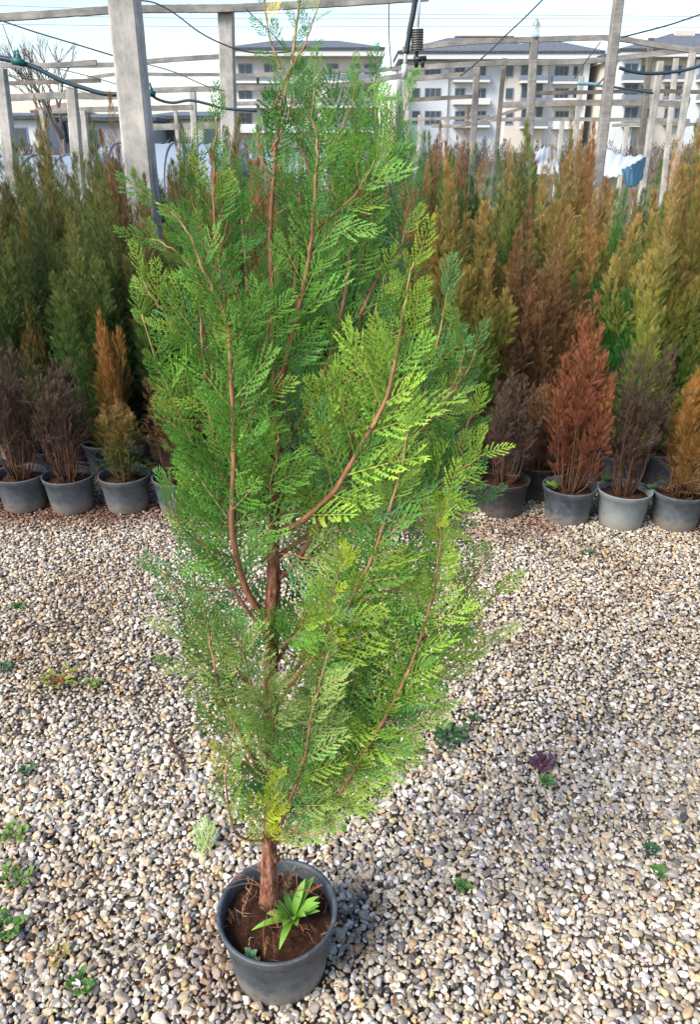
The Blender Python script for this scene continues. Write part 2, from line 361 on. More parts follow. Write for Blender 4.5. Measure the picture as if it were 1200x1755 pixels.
# ------------------------------------------------------------------ fronds (flat scale-leaf sprays)
def frond_proto(seed, n=12, W=.36, sub=True, sp=.048, wd=.026, curl=.12, a0=50, a1=30, ridge=True):
    r = np.random.default_rng(seed); blades = []     # base, dir, length, width, t
    ax = lambda t: np.array([.04 * math.sin(t * 2.4 + seed), t, -curl * t * t])
    K = 7
    for k in range(K):
        p, q = ax(k / K), ax((k + 1.35) / K); blades.append((p, q - p, .020 if k < K - 1 else .026, k / K, .0))
    for i in range(n):
        for s in (-1, 1):
            t = .07 + .9 * (i + (.25 if s > 0 else -.2) + r.uniform(-.12, .12)) / n
            p = ax(max(t, .01)); a = R(a0 + (a1 - a0) * t + r.uniform(-7, 7))
            L = W * (1.02 - t) ** .75 * (.5 + .5 * min(1, t / .3)) * r.uniform(.62, 1.15) + .04
            d = np.array([s * math.sin(a), math.cos(a), r.uniform(-.1, .16)]); d /= np.linalg.norm(d)
            bend = np.array([-s * .12, .18, .05])
            pt = lambda u: p + d * L * u + bend * L * u * u
            m = max(1, int(L / .12))
            for k in range(m):
                blades.append((pt(k / m), pt((k + 1.3) / m) - pt(k / m), wd * .9, t, k / m))
            if sub:
                c = max(1, int(L / sp)); sd_ = 1
                for k in range(1, c + 1):
                    u = k / (c + .6); l = (.047 * (1 - u * .3)) * r.uniform(.75, 1.1) * min(1, L / .16)
                    for q in (-1, 1):
                        a2 = R(34 + r.uniform(-6, 6)) * q
                        dd = np.array([d[0] * math.cos(a2) - d[1] * math.sin(a2), d[0] * math.sin(a2) + d[1] * math.cos(a2), d[2] + r.uniform(-.15, .2)])
                        blades.append((pt(u + (.02 if q > 0 else -.02)), dd * l, wd, t, u))
    V = []; T = []; nk = 5 if ridge else 4
    for p, d, w_, t, u in blades:
        l = np.linalg.norm(d); e = d / l; sde = nrm(np.cross(e, [0, 0, 1.])); up = np.cross(sde, e)
        m = p + d * .5
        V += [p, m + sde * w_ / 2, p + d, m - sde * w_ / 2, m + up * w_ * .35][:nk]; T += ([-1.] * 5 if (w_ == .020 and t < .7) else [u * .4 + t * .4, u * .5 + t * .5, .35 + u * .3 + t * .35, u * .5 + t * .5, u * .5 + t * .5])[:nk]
    nb = len(blades); k = (np.arange(nb) * nk)[:, None, None]
    Fc = np.array([[0, 4, 1], [1, 4, 2], [2, 4, 3], [3, 4, 0]] if ridge else [[0, 2, 1], [0, 3, 2]])[None] + k
    return np.array(V), Fc.reshape(-1, 3), np.clip(np.array(T), -1, 1)
FR = [frond_proto(s, 7 + s % 2, .42 + .04 * (s % 4), sp=.062, wd=.034, a0=46, a1=32, curl=.05 + .06 * (s % 3)) for s in range(8)]
FRS = [frond_proto(40 + s, 6, .30, sub=False, wd=.034, a0=36, a1=22, ridge=False) for s in range(4)]
FRB = [frond_proto(60 + s, 9, .24, sub=False, wd=.022, a0=58, a1=30) for s in range(3)]
AXC = lin(168, 128, 76)
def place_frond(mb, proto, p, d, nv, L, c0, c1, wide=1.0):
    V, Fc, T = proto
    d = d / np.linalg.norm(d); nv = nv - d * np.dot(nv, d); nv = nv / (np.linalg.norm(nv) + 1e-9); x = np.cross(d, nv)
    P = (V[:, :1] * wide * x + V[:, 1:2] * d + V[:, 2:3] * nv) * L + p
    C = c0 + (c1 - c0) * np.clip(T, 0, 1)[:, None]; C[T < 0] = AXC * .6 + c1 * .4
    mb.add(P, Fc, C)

# ------------------------------------------------------------------ pots
POT_H, POT_R, POT_B = .170, .121, .094
def pot_profile(h=POT_H, r=POT_R, b=POT_B):
    lip = .006; m = lambda z: b + (r - b - lip) * z / h
    return [(0, .002), (b - .012, .002), (b - .004, 0), (b, .005), (m(.45 * h), .45 * h), (m(.84 * h), .84 * h), (m(.86 * h) + lip * .8, .865 * h), (r - .001, h - .004), (r, h - .001), (r - .002, h), (r - .006, h), (r - .009, h - .003), (m(.80 * h) - .003, .78 * h), (m(.6 * h) - .003, .62 * h)]
pv, pf = lathe(pot_profile(), 56)
PM = {}
for k in ('pot', 'pot_mid', 'pot_pale', 'pot_black'):
    me = MB().add(pv, pf).mesh('pot'); me.materials.append(M[k]); PM[k] = me
sr = np.linspace(0, 1, 9); sa = np.linspace(0, 2 * np.pi, 40, endpoint=False)
SX = (sr[:, None] * np.cos(sa) * .111).ravel(); SY = (sr[:, None] * np.sin(sa) * .111).ravel()
SZ = .136 + .012 * (1 - np.repeat(sr, 40)) + (vnoise(SX, SY, 60, 4) - .5) * .012
i, j = np.meshgrid(np.arange(8), np.arange(40), indexing='ij'); i = i.ravel(); j = j.ravel(); j2 = (j + 1) % 40
SOIL = MB().add(np.stack([SX, SY, SZ], 1), np.stack([i * 40 + j, i * 40 + j2, (i + 1) * 40 + j2, (i + 1) * 40 + j], 1)).mesh('soil'); SOIL.materials.append(M['soil'])

# ------------------------------------------------------------------ the foreground conifer
TX, TY = POT_XY
D0 = TY
tree = thing('potted_conifer', 'large bushy bright green conifer in a grey plastic pot alone on the gravel', 'potted tree', (TX, TY, 0))
pot_o = link('pot', PM['pot'], tree); soil_o = link('soil', SOIL, pot_o)
TL = np.array([TX, TY, 0])
OUT = np.array([(300, 340), (316, 225), (350, 178), (380, 215), (402, 265), (430, 250), (446, 160), (425, 70), (408, 25), (450, -40), (575, -40), (560, 70), (590, 125), (640, 118), (690, 150), (714, 240), (726, 400), (752, 445), (765, 505), (808, 545), (828, 600), (812, 655), (832, 690), (848, 765), (832, 830), (836, 880), (836, 950), (846, 1010), (834, 1110), (806, 1185), (758, 1262), (722, 1316), (655, 1375), (560, 1445), (440, 1450), (385, 1405), (343, 1310), (318, 1205), (272, 1130), (272, 1050), (268, 975), (298, 925), (284, 850), (298, 800), (258, 705), (243, 610), (232, 500), (226, 375)], float)
def inside(x, y):
    n = len(OUT); c = False; j = n - 1
    for i in range(n):
        xi, yi = OUT[i]; xj, yj = OUT[j]
        if (yi > y) != (yj > y) and x < (xj - xi) * (y - yi) / (yj - yi) + xi: c = not c
        j = i
    return c
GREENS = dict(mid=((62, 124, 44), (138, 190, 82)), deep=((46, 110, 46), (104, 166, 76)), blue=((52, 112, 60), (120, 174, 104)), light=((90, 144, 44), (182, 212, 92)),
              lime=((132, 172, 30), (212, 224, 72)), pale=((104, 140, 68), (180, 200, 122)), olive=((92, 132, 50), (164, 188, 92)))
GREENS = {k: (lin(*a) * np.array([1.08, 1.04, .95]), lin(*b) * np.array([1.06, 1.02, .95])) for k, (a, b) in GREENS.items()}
BROWN = lin(176, 138, 108); RED = lin(138, 90, 70)
def branch(pts, doff, r0, r1, tint, f0=.12, L=.105, dens=1.0, foliage=True, jit=.5, bark=None, name='branch', end_d=None):
    """pts: photo pixels along the branch from the trunk; doff: depth offset at its end (towards the camera is negative)"""
    m = len(pts)
    W = np.array([at(x, y, D0 + doff * (k / max(1, m - 1)) ** .8) for k, (x, y) in enumerate(pts)])
    n = 14 + 4 * m; P = smooth_path(W, n); r0 *= .70; r1 *= .78
    P += np.cumsum(rng.normal(0, .0011, P.shape), 0) * np.linspace(0, 1, n)[:, None]
    rad = r0 + (r1 - r0) * np.linspace(0, 1, n) ** .8
    cb = np.linspace(0, 1, n)[:, None]; c = (RED * (1 - cb) + BROWN * cb) if bark is None else np.tile(bark, (n, 1))
    gy = np.clip(cb * 1.4 - .9, 0, 1); c = c * (1 - gy) + lin(120, 150, 60) * gy
    V, Fl = tube(P, rad, 8); C = np.concatenate([np.repeat(c, 8, 0), c[:1], c[-1:]])
    b = MB().add(V, Fl, C).build(name, M['twig'], tree, TL)
    if not foliage: return b, P
    fb = MB(); seg = np.linalg.norm(np.diff(P, axis=0), axis=1); s = np.concatenate([[0], np.cumsum(seg)]); tot = s[-1]
    step = .0152 / dens; pos = np.arange(f0 * tot, tot, step); side = 1
    for q in pos:
        u = q / tot; k = min(n - 2, np.searchsorted(s, q) - 1 if q > 0 else 0); p = P[k] + (P[k + 1] - P[k]) * ((q - s[k]) / max(1e-6, seg[k]))
        T = nrm(P[min(n - 1, k + 2)] - P[max(0, k - 1)]); cv = nrm(np.array([0, 0, H]) - p)
        ph = rng.normal(0, jit); S = nrm(np.cross(T, cv)); S = S * math.cos(ph) + np.cross(T, S) * math.sin(ph)
        side = -side; a = R(54 - 22 * u + rng.uniform(-9, 9))
        d = T * math.cos(a) + S * side * math.sin(a); d = nrm(d + np.array([0, 0, .18]))
        l = L * (1.05 - .5 * u ** 2) * rng.uniform(.7, 1.2) * min(1, .45 + (1 - u) * 2)
        for _ in range(9):
            x, y = proj(p + d * l)
            if inside(x + rng.normal(0, 5), y + rng.normal(0, 5)): break
            l *= .82
            d = nrm(d + T * .15)
        l = max(l, .03)
        nv = nrm(cv + rng.normal(0, .38, 3) + np.array([0, 0, .25]))
        if u > .25 and rng.random() < .12: d = nrm(T + cv * rng.uniform(.25, .5) + S * rng.normal(0, .3)); l *= .75
        tn = tint if rng.random() < .72 else rng.choice(list(('mid', 'light', 'blue', 'deep')))
        c0, c1 = GREENS[tn]; v = rng.uniform(.75, 1.2)
        if rng.random() < .004: c0, c1 = lin(190, 180, 60), lin(214, 205, 110)
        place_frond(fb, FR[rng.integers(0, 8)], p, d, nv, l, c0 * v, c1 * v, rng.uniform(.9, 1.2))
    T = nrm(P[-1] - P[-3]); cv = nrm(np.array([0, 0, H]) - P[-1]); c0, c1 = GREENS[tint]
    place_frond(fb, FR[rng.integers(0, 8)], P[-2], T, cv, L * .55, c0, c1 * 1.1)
    fb.build('foliage', M['foliage'], b, TL)
    return b, P
# trunk
tp = [(463, 1545), (461, 1490), (463, 1440), (469, 1320), (463, 1210), (466, 1100), (465, 1050), (469, 990), (468, 940), (470, 880), (472, 800), (474, 720), (472, 672)]
W = np.array([at(x, y, D0) for x, y in tp]); P = smooth_path(W, 70)
rad = np.interp(np.linspace(0, 1, 70), [0, .05, .12, .3, .6, .85, 1], [.020, .0160, .0138, .0118, .0098, .0072, .0058]); rad *= 1 + .08 * np.sin(np.arange(70) * 1.7) * rng.random(70)
V, Fl = tube(P, rad, 20); nr = np.repeat(P, 20, 0)
V[:1400] = nr + (V[:1400] - nr) * (1 + .16 * (rng.random(1400) - .5) + .14 * np.sin(np.tile(np.arange(20), 70) * 1.9 + np.repeat(np.arange(70), 20) * .35))[:, None]
tk = MB().add(V, Fl)
for k, (a_, s_) in {8: (.5, 1), 19: (2.4, 1), 28: (1.2, .8), 44: (2.8, .8)}.items():     # pruned stubs
    d = np.array([math.cos(a_) * .8, -.5 * abs(math.sin(a_)), .35]); q = P[k]
    V, Fl = tube(np.array([q, q + d * .014, q + d * .026 * s_]), [.008, .0075, .007], 8); tk.add(V, Fl)
tk.build('trunk', M['bark'], tree, TL)
bl = [
 # pts, depth, r0, r1, tint, options
 ([(472, 690), (490, 620), (506, 560), (520, 500), (533, 440), (541, 390), (547, 340), (549, 290), (549, 240), (552, 190), (556, 140)], -.04, .0062, .0016, 'mid', dict(L=.085, f0=.10, dens=1.15)),
 ([(471, 700), (467, 560), (462, 430), (461, 370), (462, 310), (464, 250), (468, 205), (474, 160), (480, 110), (489, 60), (497, 15), (500, -20)], .04, .0055, .0018, 'deep', dict(L=.055, f0=.22, dens=.75)),
 ([(470, 185), (485, 150), (502, 118), (522, 85), (540, 48), (552, 5)], .03, .0022, .001, 'mid', dict(L=.035, f0=.2, dens=1.0)),
 ([(480, 118), (468, 80), (458, 45), (452, 0)], .04, .0018, .001, 'deep', dict(L=.04, f0=.1, dens=.8)),
 ([(463, 1058), (437, 1036), (419, 1000), (408, 960), (401, 905), (401, 850), (405, 760), (403, 680), (399, 610), (393, 560), (378, 515), (358, 470), (338, 425), (310, 375), (270, 340)], -.09, .0088, .0016, 'mid', dict(L=.105, f0=.12, dens=1.2)),
 ([(401, 880), (378, 800), (360, 700), (350, 620), (345, 545), (338, 470), (300, 420), (258, 385)], -.05, .0055, .0012, 'mid', dict(L=.09, f0=.05, dens=1.1)),
 ([(394, 560), (378, 470), (366, 390), (357, 310), (352, 250), (351, 195)], -.04, .0035, .0012, 'deep', dict(L=.07, f0=.1)),
 ([(472, 912), (510, 898), (546, 868), (578, 832), (602, 790), (632, 738), (656, 690), (673, 630), (683, 570), (687, 520), (691, 475), (694, 432)], -.14, .0078, .0016, 'light', dict(L=.11, f0=.14, dens=1.25)),
 ([(472, 872), (515, 800), (546, 760), (582, 700), (605, 645), (615, 590), (618, 530), (620, 470), (627, 410), (632, 350), (637, 290), (645, 230), (642, 140)], .06, .0062, .0015, 'blue', dict(L=.085, f0=.15, dens=1.1)),
 ([(630, 370), (650, 300), (672, 235), (690, 150)], .08, .003, .001, 'mid', dict(L=.06, f0=.1)),
 ([(618, 540), (650, 470), (686, 390), (706, 310), (716, 235)], .12, .0035, .001, 'blue', dict(L=.07, f0=.1)),
 ([(478, 992), (508, 962), (533, 922), (545, 890), (575, 850), (625, 810), (680, 740), (725, 660), (745, 580), (755, 500)], .03, .0068, .0014, 'blue', dict(L=.105, f0=.22)),
 ([(470, 1212), (515, 1152), (546, 1122), (575, 1075), (610, 1003), (632, 958), (651, 905), (668, 850), (685, 782), (697, 735)], -.13, .0064, .0016, 'light', dict(L=.115, f0=.2, dens=1.1)),
 ([(470, 1445), (545, 1410), (582, 1362), (622, 1298), (656, 1240), (690, 1178), (716, 1110), (736, 1040), (749, 975), (757, 905), (766, 868)], -.12, .0068, .0016, 'light', dict(L=.12, f0=.14, dens=1.1)),
 ([(474, 1440), (489, 1392), (510, 1338), (526, 1278), (534, 1220), (545, 1180), (560, 1120)], -.12, .0055, .0014, 'pale', dict(L=.10, f0=.1)),
 ([(470, 1300), (505, 1264), (534, 1240), (580, 1200), (620, 1150), (650, 1090)], .0, .006, .0014, 'blue', dict(L=.11, f0=.15)),
 ([(466, 1345), (446, 1322), (412, 1262), (386, 1216), (371, 1180), (364, 1140), (357, 1108), (353, 1078), (349, 1045)], -.06, .0058, .0014, 'olive', dict(L=.10, f0=.15)),
 ([(455, 1440), (425, 1440), (402, 1425), (393, 1370), (389, 1317), (394, 1275), (402, 1235)], -.10, .0038, .0012, 'olive', dict(L=.07, f0=.25)),
 ([(545, 1190), (550, 1130), (562, 1070), (574, 1010), (590, 955)], -.17, .002, .0012, 'lime', dict(L=.055, f0=.0, dens=1.3)),
 ([(736, 1020), (748, 960), (757, 900), (768, 862)], -.16, .0016, .001, 'lime', dict(L=.045, f0=.0, dens=1.2)),
 ([(455, 1440), (452, 1400), (462, 1370), (470, 1330)], -.09, .0022, .001, 'lime', dict(L=.055, f0=.0, dens=1.6)),
 ([(470, 1425), (500, 1420), (540, 1425), (580, 1405)], -.08, .0028, .001, 'pale', dict(L=.075, f0=.0, dens=1.2)),
 ([(469, 1292), (467, 1240), (461, 1195), (466, 1150)], -.10, .002, .001, 'pale', dict(L=.075, f0=.0, dens=1.6)),
 ([(470, 868), (462, 825), (470, 785), (474, 750)], -.10, .002, .001, 'mid', dict(L=.075, f0=.0, dens=1.5)),
 ([(470, 1120), (490, 1100), (510, 1080), (520, 1040)], -.10, .002, .001, 'mid', dict(L=.08, f0=.1, dens=1.3)),
 ([(472, 950), (500, 950), (530, 960), (560, 950)], -.06, .002, .001, 'pale', dict(L=.08, f0=.1, dens=1.3)),
 ([(463, 1235), (435, 1190), (415, 1120), (400, 1080)], -.08, .003, .001, 'pale', dict(L=.09, f0=.1, dens=1.2)),
 ([(560, 1390), (610, 1360), (650, 1330), (690, 1310)], -.05, .002, .001, 'pale', dict(L=.09, f0=.0, dens=1.2)),
 ([(600, 1330), (590, 1270), (600, 1200), (620, 1140)], -.04, .003, .001, 'blue', dict(L=.10, f0=.0, dens=1.2)),
 ([(660, 1230), (650, 1160), (660, 1080), (690, 1010)], -.04, .003, .001, 'mid', dict(L=.10, f0=.0, dens=1.2)),
 ([(475, 1400), (480, 1350), (500, 1300), (505, 1240)], -.03, .002, .001, 'blue', dict(L=.09, f0=.0, dens=1.2)),
 ([(590, 1060), (640, 1020), (700, 1000), (740, 960)], -.10, .002, .001, 'light', dict(L=.09, f0=.0, dens=1.1)),
 ([(549, 300), (575, 240), (600, 190), (610, 150)], .0, .002, .001, 'mid', dict(L=.07, f0=.0, dens=1.1)),
 ([(549, 330), (522, 270), (512, 220), (516, 170)], .0, .002, .001, 'deep', dict(L=.065, f0=.0, dens=1.1)),
 ([(632, 360), (602, 300), (582, 250), (576, 200)], .03, .002, .001, 'blue', dict(L=.07, f0=.0, dens=1.1)),
 ([(645, 320), (666, 260), (672, 205), (668, 165)], .05, .002, .001, 'mid', dict(L=.065, f0=.0, dens=1.1)),
 ([(690, 420), (702, 345), (715, 290), (720, 250)], .06, .002, .001, 'blue', dict(L=.07, f0=.0, dens=1.1)),
 ([(545, 390), (590, 350), (624, 310), (640, 270)], -.04, .002, .001, 'mid', dict(L=.075, f0=.0, dens=1.1)),
 ([(362, 430), (332, 352), (323, 290), (330, 240)], -.02, .002, .001, 'mid', dict(L=.065, f0=.0, dens=1.0)),
 ([(372, 450), (392, 372), (398, 322), (394, 285)], .0, .002, .001, 'deep', dict(L=.065, f0=.0, dens=1.0)),
 ([(464, 310), (446, 262), (441, 222), (448, 180)], .03, .002, .001, 'deep', dict(L=.06, f0=.0, dens=1.0)),
 ([(464, 260), (490, 212), (506, 172), (516, 140)], .03, .002, .001, 'deep', dict(L=.06, f0=.0, dens=1.0)),
 # inner and rear branches
 ([(472, 865), (430, 760), (418, 640), (428, 520), (425, 430), (418, 330), (400, 290)], .05, .0055, .0012, 'deep', dict(L=.085, f0=.1)),
 ([(472, 800), (545, 660), (580, 540), (590, 430), (600, 310), (595, 190)], .02, .0055, .0012, 'mid', dict(L=.085, f0=.1, dens=1.15)),
 ([(472, 700), (500, 560), (510, 430), (515, 320), (520, 220), (528, 150)], .06, .0045, .0012, 'blue', dict(L=.07, f0=.12)),
 ([(474, 955), (600, 860), (715, 745), (780, 660), (812, 600)], .06, .006, .0014, 'blue', dict(L=.10, f0=.15)),
 ([(620, 840), (700, 760), (770, 680), (800, 600), (790, 560)], .0, .0035, .0012, 'light', dict(L=.085, f0=.05)),
 ([(668, 860), (730, 850), (790, 800), (835, 770)], -.10, .003, .001, 'light', dict(L=.09, f0=.05)),
 ([(660, 900), (730, 850), (790, 760), (815, 700)], -.05, .003, .001, 'light', dict(L=.10, f0=.05)),
 ([(470, 1190), (590, 1050), (690, 960), (770, 900), (826, 860)], .05, .006, .0012, 'blue', dict(L=.10, f0=.15)),
 ([(470, 1300), (600, 1220), (700, 1150), (790, 1080), (845, 1015)], -.02, .0055, .0012, 'light', dict(L=.11, f0=.2)),
 ([(720, 1100), (780, 1040), (830, 970), (840, 955)], -.08, .0025, .001, 'light', dict(L=.09, f0=.05)),
 ([(690, 1180), (750, 1160), (810, 1130), (848, 1110)], -.06, .0025, .001, 'pale', dict(L=.10, f0=.0)),
 ([(640, 1270), (700, 1250), (760, 1220)], -.08, .0025, .001, 'pale', dict(L=.10, f0=.0)),
 ([(463, 1230), (402, 1140), (340, 1060), (295, 1005), (275, 975)], .03, .005, .0012, 'blue', dict(L=.09, f0=.2)),
 ([(463, 1100), (382, 985), (332, 905), (300, 860)], .05, .0048, .0012, 'deep', dict(L=.10, f0=.2, dens=1.1)),
 ([(370, 1150), (330, 1110), (290, 1090)], -.02, .0022, .001, 'pale', dict(L=.09, f0=.0)),
 ([(470, 1335), (560, 1285), (645, 1240), (720, 1225)], .03, .005, .0012, 'blue', dict(L=.11, f0=.15)),
 ([(470, 1405), (540, 1352), (600, 1318), (665, 1300)], -.02, .0045, .0012, 'olive', dict(L=.10, f0=.1)),
 ([(465, 1385), (422, 1305), (382, 1245), (345, 1205)], .02, .0042, .0012, 'olive', dict(L=.085, f0=.15)),
 ([(401, 885), (350, 805), (305, 705), (268, 620), (248, 540)], -.02, .0045, .0012, 'mid', dict(L=.10, f0=.1, dens=1.1)),
 ([(403, 700), (350, 620), (300, 560), (262, 510), (240, 470)], -.03, .003, .001, 'light', dict(L=.09, f0=.05)),
 ([(466, 1150), (520, 1055), (560, 965), (598, 885), (640, 815)], .05, .0055, .0012, 'deep', dict(L=.105, f0=.1)),
 ([(405, 770), (440, 690), (455, 600), (470, 520), (480, 440)], -.05, .003, .001, 'mid', dict(L=.08, f0=.05)),
 ([(600, 795), (610, 700), (630, 600), (640, 520), (655, 450)], -.09, .003, .001, 'light', dict(L=.085, f0=.05)),
 ([(410, 960), (360, 940), (310, 900), (290, 860)], -.06, .003, .001, 'mid', dict(L=.09, f0=.05)),
 ([(420, 1000), (360, 1010), (310, 990), (275, 970)], -.06, .0028, .001, 'deep', dict(L=.075, f0=.15)),
 ([(470, 940), (430, 880), (420, 820), (440, 760), (450, 720)], .02, .003, .001, 'pale', dict(L=.09, f0=.05)),
 ([(470, 905), (520, 840), (540, 780), (560, 720), (575, 660)], -.03, .003, .001, 'light', dict(L=.09, f0=.08)),
]
for pts, do, r0, r1, tint, kw in bl: branch(pts, do, r0, r1, tint, **kw)
# dry litter on the soil
lt = MB()
for k in range(90):
    a, r_ = rng.uniform(0, 6.28), .105 * rng.random() ** .6; p = np.array([TX + math.cos(a) * r_, TY + math.sin(a) * r_, .152 + rng.uniform(0, .012)])
    a2 = rng.uniform(0, 6.28); l = rng.uniform(.015, .05); d = np.array([math.cos(a2), math.sin(a2), rng.uniform(-.1, .35)])
    c = lin(*[(150, 112, 80), (120, 80, 56), (176, 150, 118), (92, 62, 48)][rng.integers(0, 4)])
    if k % 6 == 0:
        place_frond(lt, FRB[k % 3], p, d, np.array([0, 0, 1.]) + rng.normal(0, .5, 3), l * 1.3, c, c)
    else:
        V, Fl = tube(smooth_path([p, p + d * l * .5 + rng.normal(0, .004, 3), p + d * l], 6), .0006, 4); lt.add(V, Fl, c)
for k in range(13):         # dead twiglets low on the trunk
    a = rng.uniform(0, 6.28); p = np.array([TX, TY, .0]) + (W[1] - W[0]) * 0 + np.array([(W[1][0] - TX) + math.cos(a) * .018, math.sin(a) * .018, rng.uniform(.17, .24)])
    d = nrm(np.array([math.cos(a), math.sin(a), rng.uniform(-.3, .3)])); l = rng.uniform(.04, .1)
    V, Fl = tube(smooth_path([p, p + d * l * .5 + rng.normal(0, .006, 3), p + d * l + np.array([0, 0, -.025])], 7), [.001, .001, .0009, .0008, .0007, .0006, .0005], 5); lt.add(V, Fl, lin(112, 82, 64))
    if k % 2: place_frond(lt, FRB[k % 3], p + d * l * .6, d + rng.normal(0, .3, 3), np.array([0, 0, 1.]), .035, lin(170, 112, 70), lin(190, 130, 84))
lo = lt.build('dry_litter', M['twig'], tree, TL); lo['kind'] = 'stuff'

# ------------------------------------------------------------------ weeds
def leaf(mb, p, d, L, wd, c0, c1, up=.25, fold=.25, n=6):
    """an arched leaf with a folded midrib"""
    d = nrm(np.array(d, float)); s = nrm(np.cross(d, [0, 0, 1.])); u = np.cross(s, d)
    t = np.linspace(0, 1, n + 1); prof = np.sin(np.pi * np.clip(t, .02, .985) ** .85) ** .8 * wd / 2; prof[0] = wd * .1
    arch = (t - t * t * 1.25) * up * L
    c = p + t[:, None] * L * d + arch[:, None] * np.array([0, 0, 1.])
    V = np.concatenate([c - s * prof[:, None] + u * (prof * fold)[:, None], c, c + s * prof[:, None] + u * (prof * fold)[:, None]])
    k = np.arange(n); m = n + 1
    Fq = np.concatenate([np.stack([k, k + 1, k + 1 + m, k + m], 1), np.stack([k + m, k + 1 + m, k + 1 + 2 * m, k + 2 * m], 1)])
    C = c0 + (c1 - c0) * np.tile(t, 3)[:, None]; mb.add(V, Fq, C)
def weed(name, label, p, n, L, wd, c0, c1, stem=0, stemc=None, up=.4, el=(.1, .8), group=None, cat='weed'):
    o = thing(name, label, cat, p, group); m = MB(); p = np.array(p, float)
    for k in range(n):
        a = k * 2.4 + rng.uniform(-.3, .3); e = rng.uniform(*el); q = p.copy(); l = L * rng.uniform(.6, 1.1)
        v = rng.uniform(.8, 1.2)
        if stem:
            s = rng.uniform(.3, 1) * stem; d = np.array([math.cos(a), math.sin(a), rng.uniform(.15, .7)]); e2 = q + nrm(d) * s
            V, Fl = tube(smooth_path([q, (q + e2) / 2 + np.array([0, 0, s * .15]), e2], 6), .0011, 5); m.add(V, Fl, stemc if stemc is not None else c0)
            for b in range(3):
                aa = a + rng.uniform(-1.6, 1.6); leaf(m, e2 - nrm(d) * s * .15 * b, [math.cos(aa), math.sin(aa), e], l, wd * rng.uniform(.8, 1.2), c0 * v, c1 * v, up)
        else: leaf(m, q, [math.cos(a), math.sin(a), e], l, wd * rng.uniform(.8, 1.2), c0 * v, c1 * v, up)
    m.build('leaves', M['weed'], o, p)
    return o
G1, G2, G3 = (lin(58, 100, 42), lin(104, 142, 64)), (lin(40, 78, 46), lin(80, 116, 70)), (lin(84, 118, 50), lin(134, 158, 80))
def gp(x, y, z=.006): return tuple(ground_at(x, y, z))
pw = (TX + .030, TY - .012, .15)
weed('rosette_weed', 'long-leaved bright green rosette weed growing in the soil of the foreground pot', pw, 18, .088, .018, lin(84, 136, 40), lin(140, 184, 78), up=.42, el=(.25, 1.7))
weed('seedling', 'tiny blue-green seedling at the front edge of the foreground pot', (TX - .045, TY - .085, .146), 9, .022, .011, lin(84, 130, 92), lin(120, 164, 120), up=.3)
WD = [
 ('clover_patch', 'large dark green clover clump at the lower right of the foreground conifer', (770, 1268), 16, .026, .022, *G2, .075, None),
 ('clover_patch', 'round-leaved light green clover at the left edge, highest of the four there', (22, 1432), 9, .022, .02, *G3, .045, None),
 ('clover_patch', 'pale green clover with two leaf clusters at the left edge, under the highest one', (30, 1508), 10, .022, .02, *G3, .05, None),
 ('clover_patch', 'dense green clover at the left edge just above the red-stemmed seedling', (18, 1592), 11, .023, .021, *G1, .045, None),
 ('clover_patch', 'lowest green clover on the gravel, left of the foreground pot', (140, 1694), 8, .022, .02, *G1, .04, None),
 ('red_stem_weed', 'olive-leaved red-stemmed seedling lying on gravel near the lower left corner', (102, 1636), 5, .03, .014, lin(120, 116, 60), lin(156, 142, 84), .03, lin(150, 40, 40)),
 ('sprawling_weed', 'sprawling reddish and green weed on the gravel left of the foreground conifer', (98, 1172), 12, .03, .02, lin(96, 120, 52), lin(144, 146, 72), .09, lin(150, 70, 44)),
 ('small_weed', 'small yellowish green weed just right of the sprawling reddish one', (156, 1172), 5, .026, .018, *G3, .03, None),
 ('small_weed', 'small green weed with a yellow tip below the left pots', (32, 1042), 6, .026, .016, *G1, .03, None),
 ('small_weed', 'small bright green weed beside the lowest left foliage of the foreground conifer', (276, 1138), 6, .026, .016, *G1, .03, None),
 ('small_weed', 'small dark green weed low on the open gravel at far left', (45, 1322), 5, .022, .014, *G2, .025, None),
 ('small_weed', 'small grey-green weed cut by the left edge, level with the sprawling weed', (6, 1148), 6, .03, .018, *G2, .03, None),
 ('purple_weed', 'dark purple-leaved weed on the gravel right of the foreground conifer', (926, 1312), 11, .032, .018, lin(70, 44, 60), lin(112, 78, 92), .04, lin(120, 60, 70)),
 ('small_weed', 'small bright green weed touching the purple-leaved weed', (936, 1342), 6, .022, .016, *G1, .022, None),
 ('small_weed', 'light green tuft on open gravel right of the foreground pot', (792, 1520), 8, .024, .012, *G1, .02, None),
 ('grass_tuft', 'flat green grass tuft on the gravel in front of the pale grey pot', (1006, 951), 12, .07, .012, *G2, 0, None),
 ('small_weed', 'small dull green weed near the right edge of the gravel, upper of two', (1118, 1456), 5, .02, .012, *G2, .02, None),
 ('small_weed', 'small green weed near the right edge of the gravel, lower of two', (1130, 1498), 7, .022, .012, *G1, .02, None),
 ('small_weed', 'tiny green weed among the stones right of the clover clump', (812, 1232), 5, .02, .012, *G2, .02, None),
]
for nm, lb, (x, y), n, L, wd, c0, c1, st, stc in WD: weed(nm, lb, gp(x, y, .004), int(n * 1.2), L * .72, wd * .72, c0, c1, st * .85, stc, group='weeds growing in the gravel')
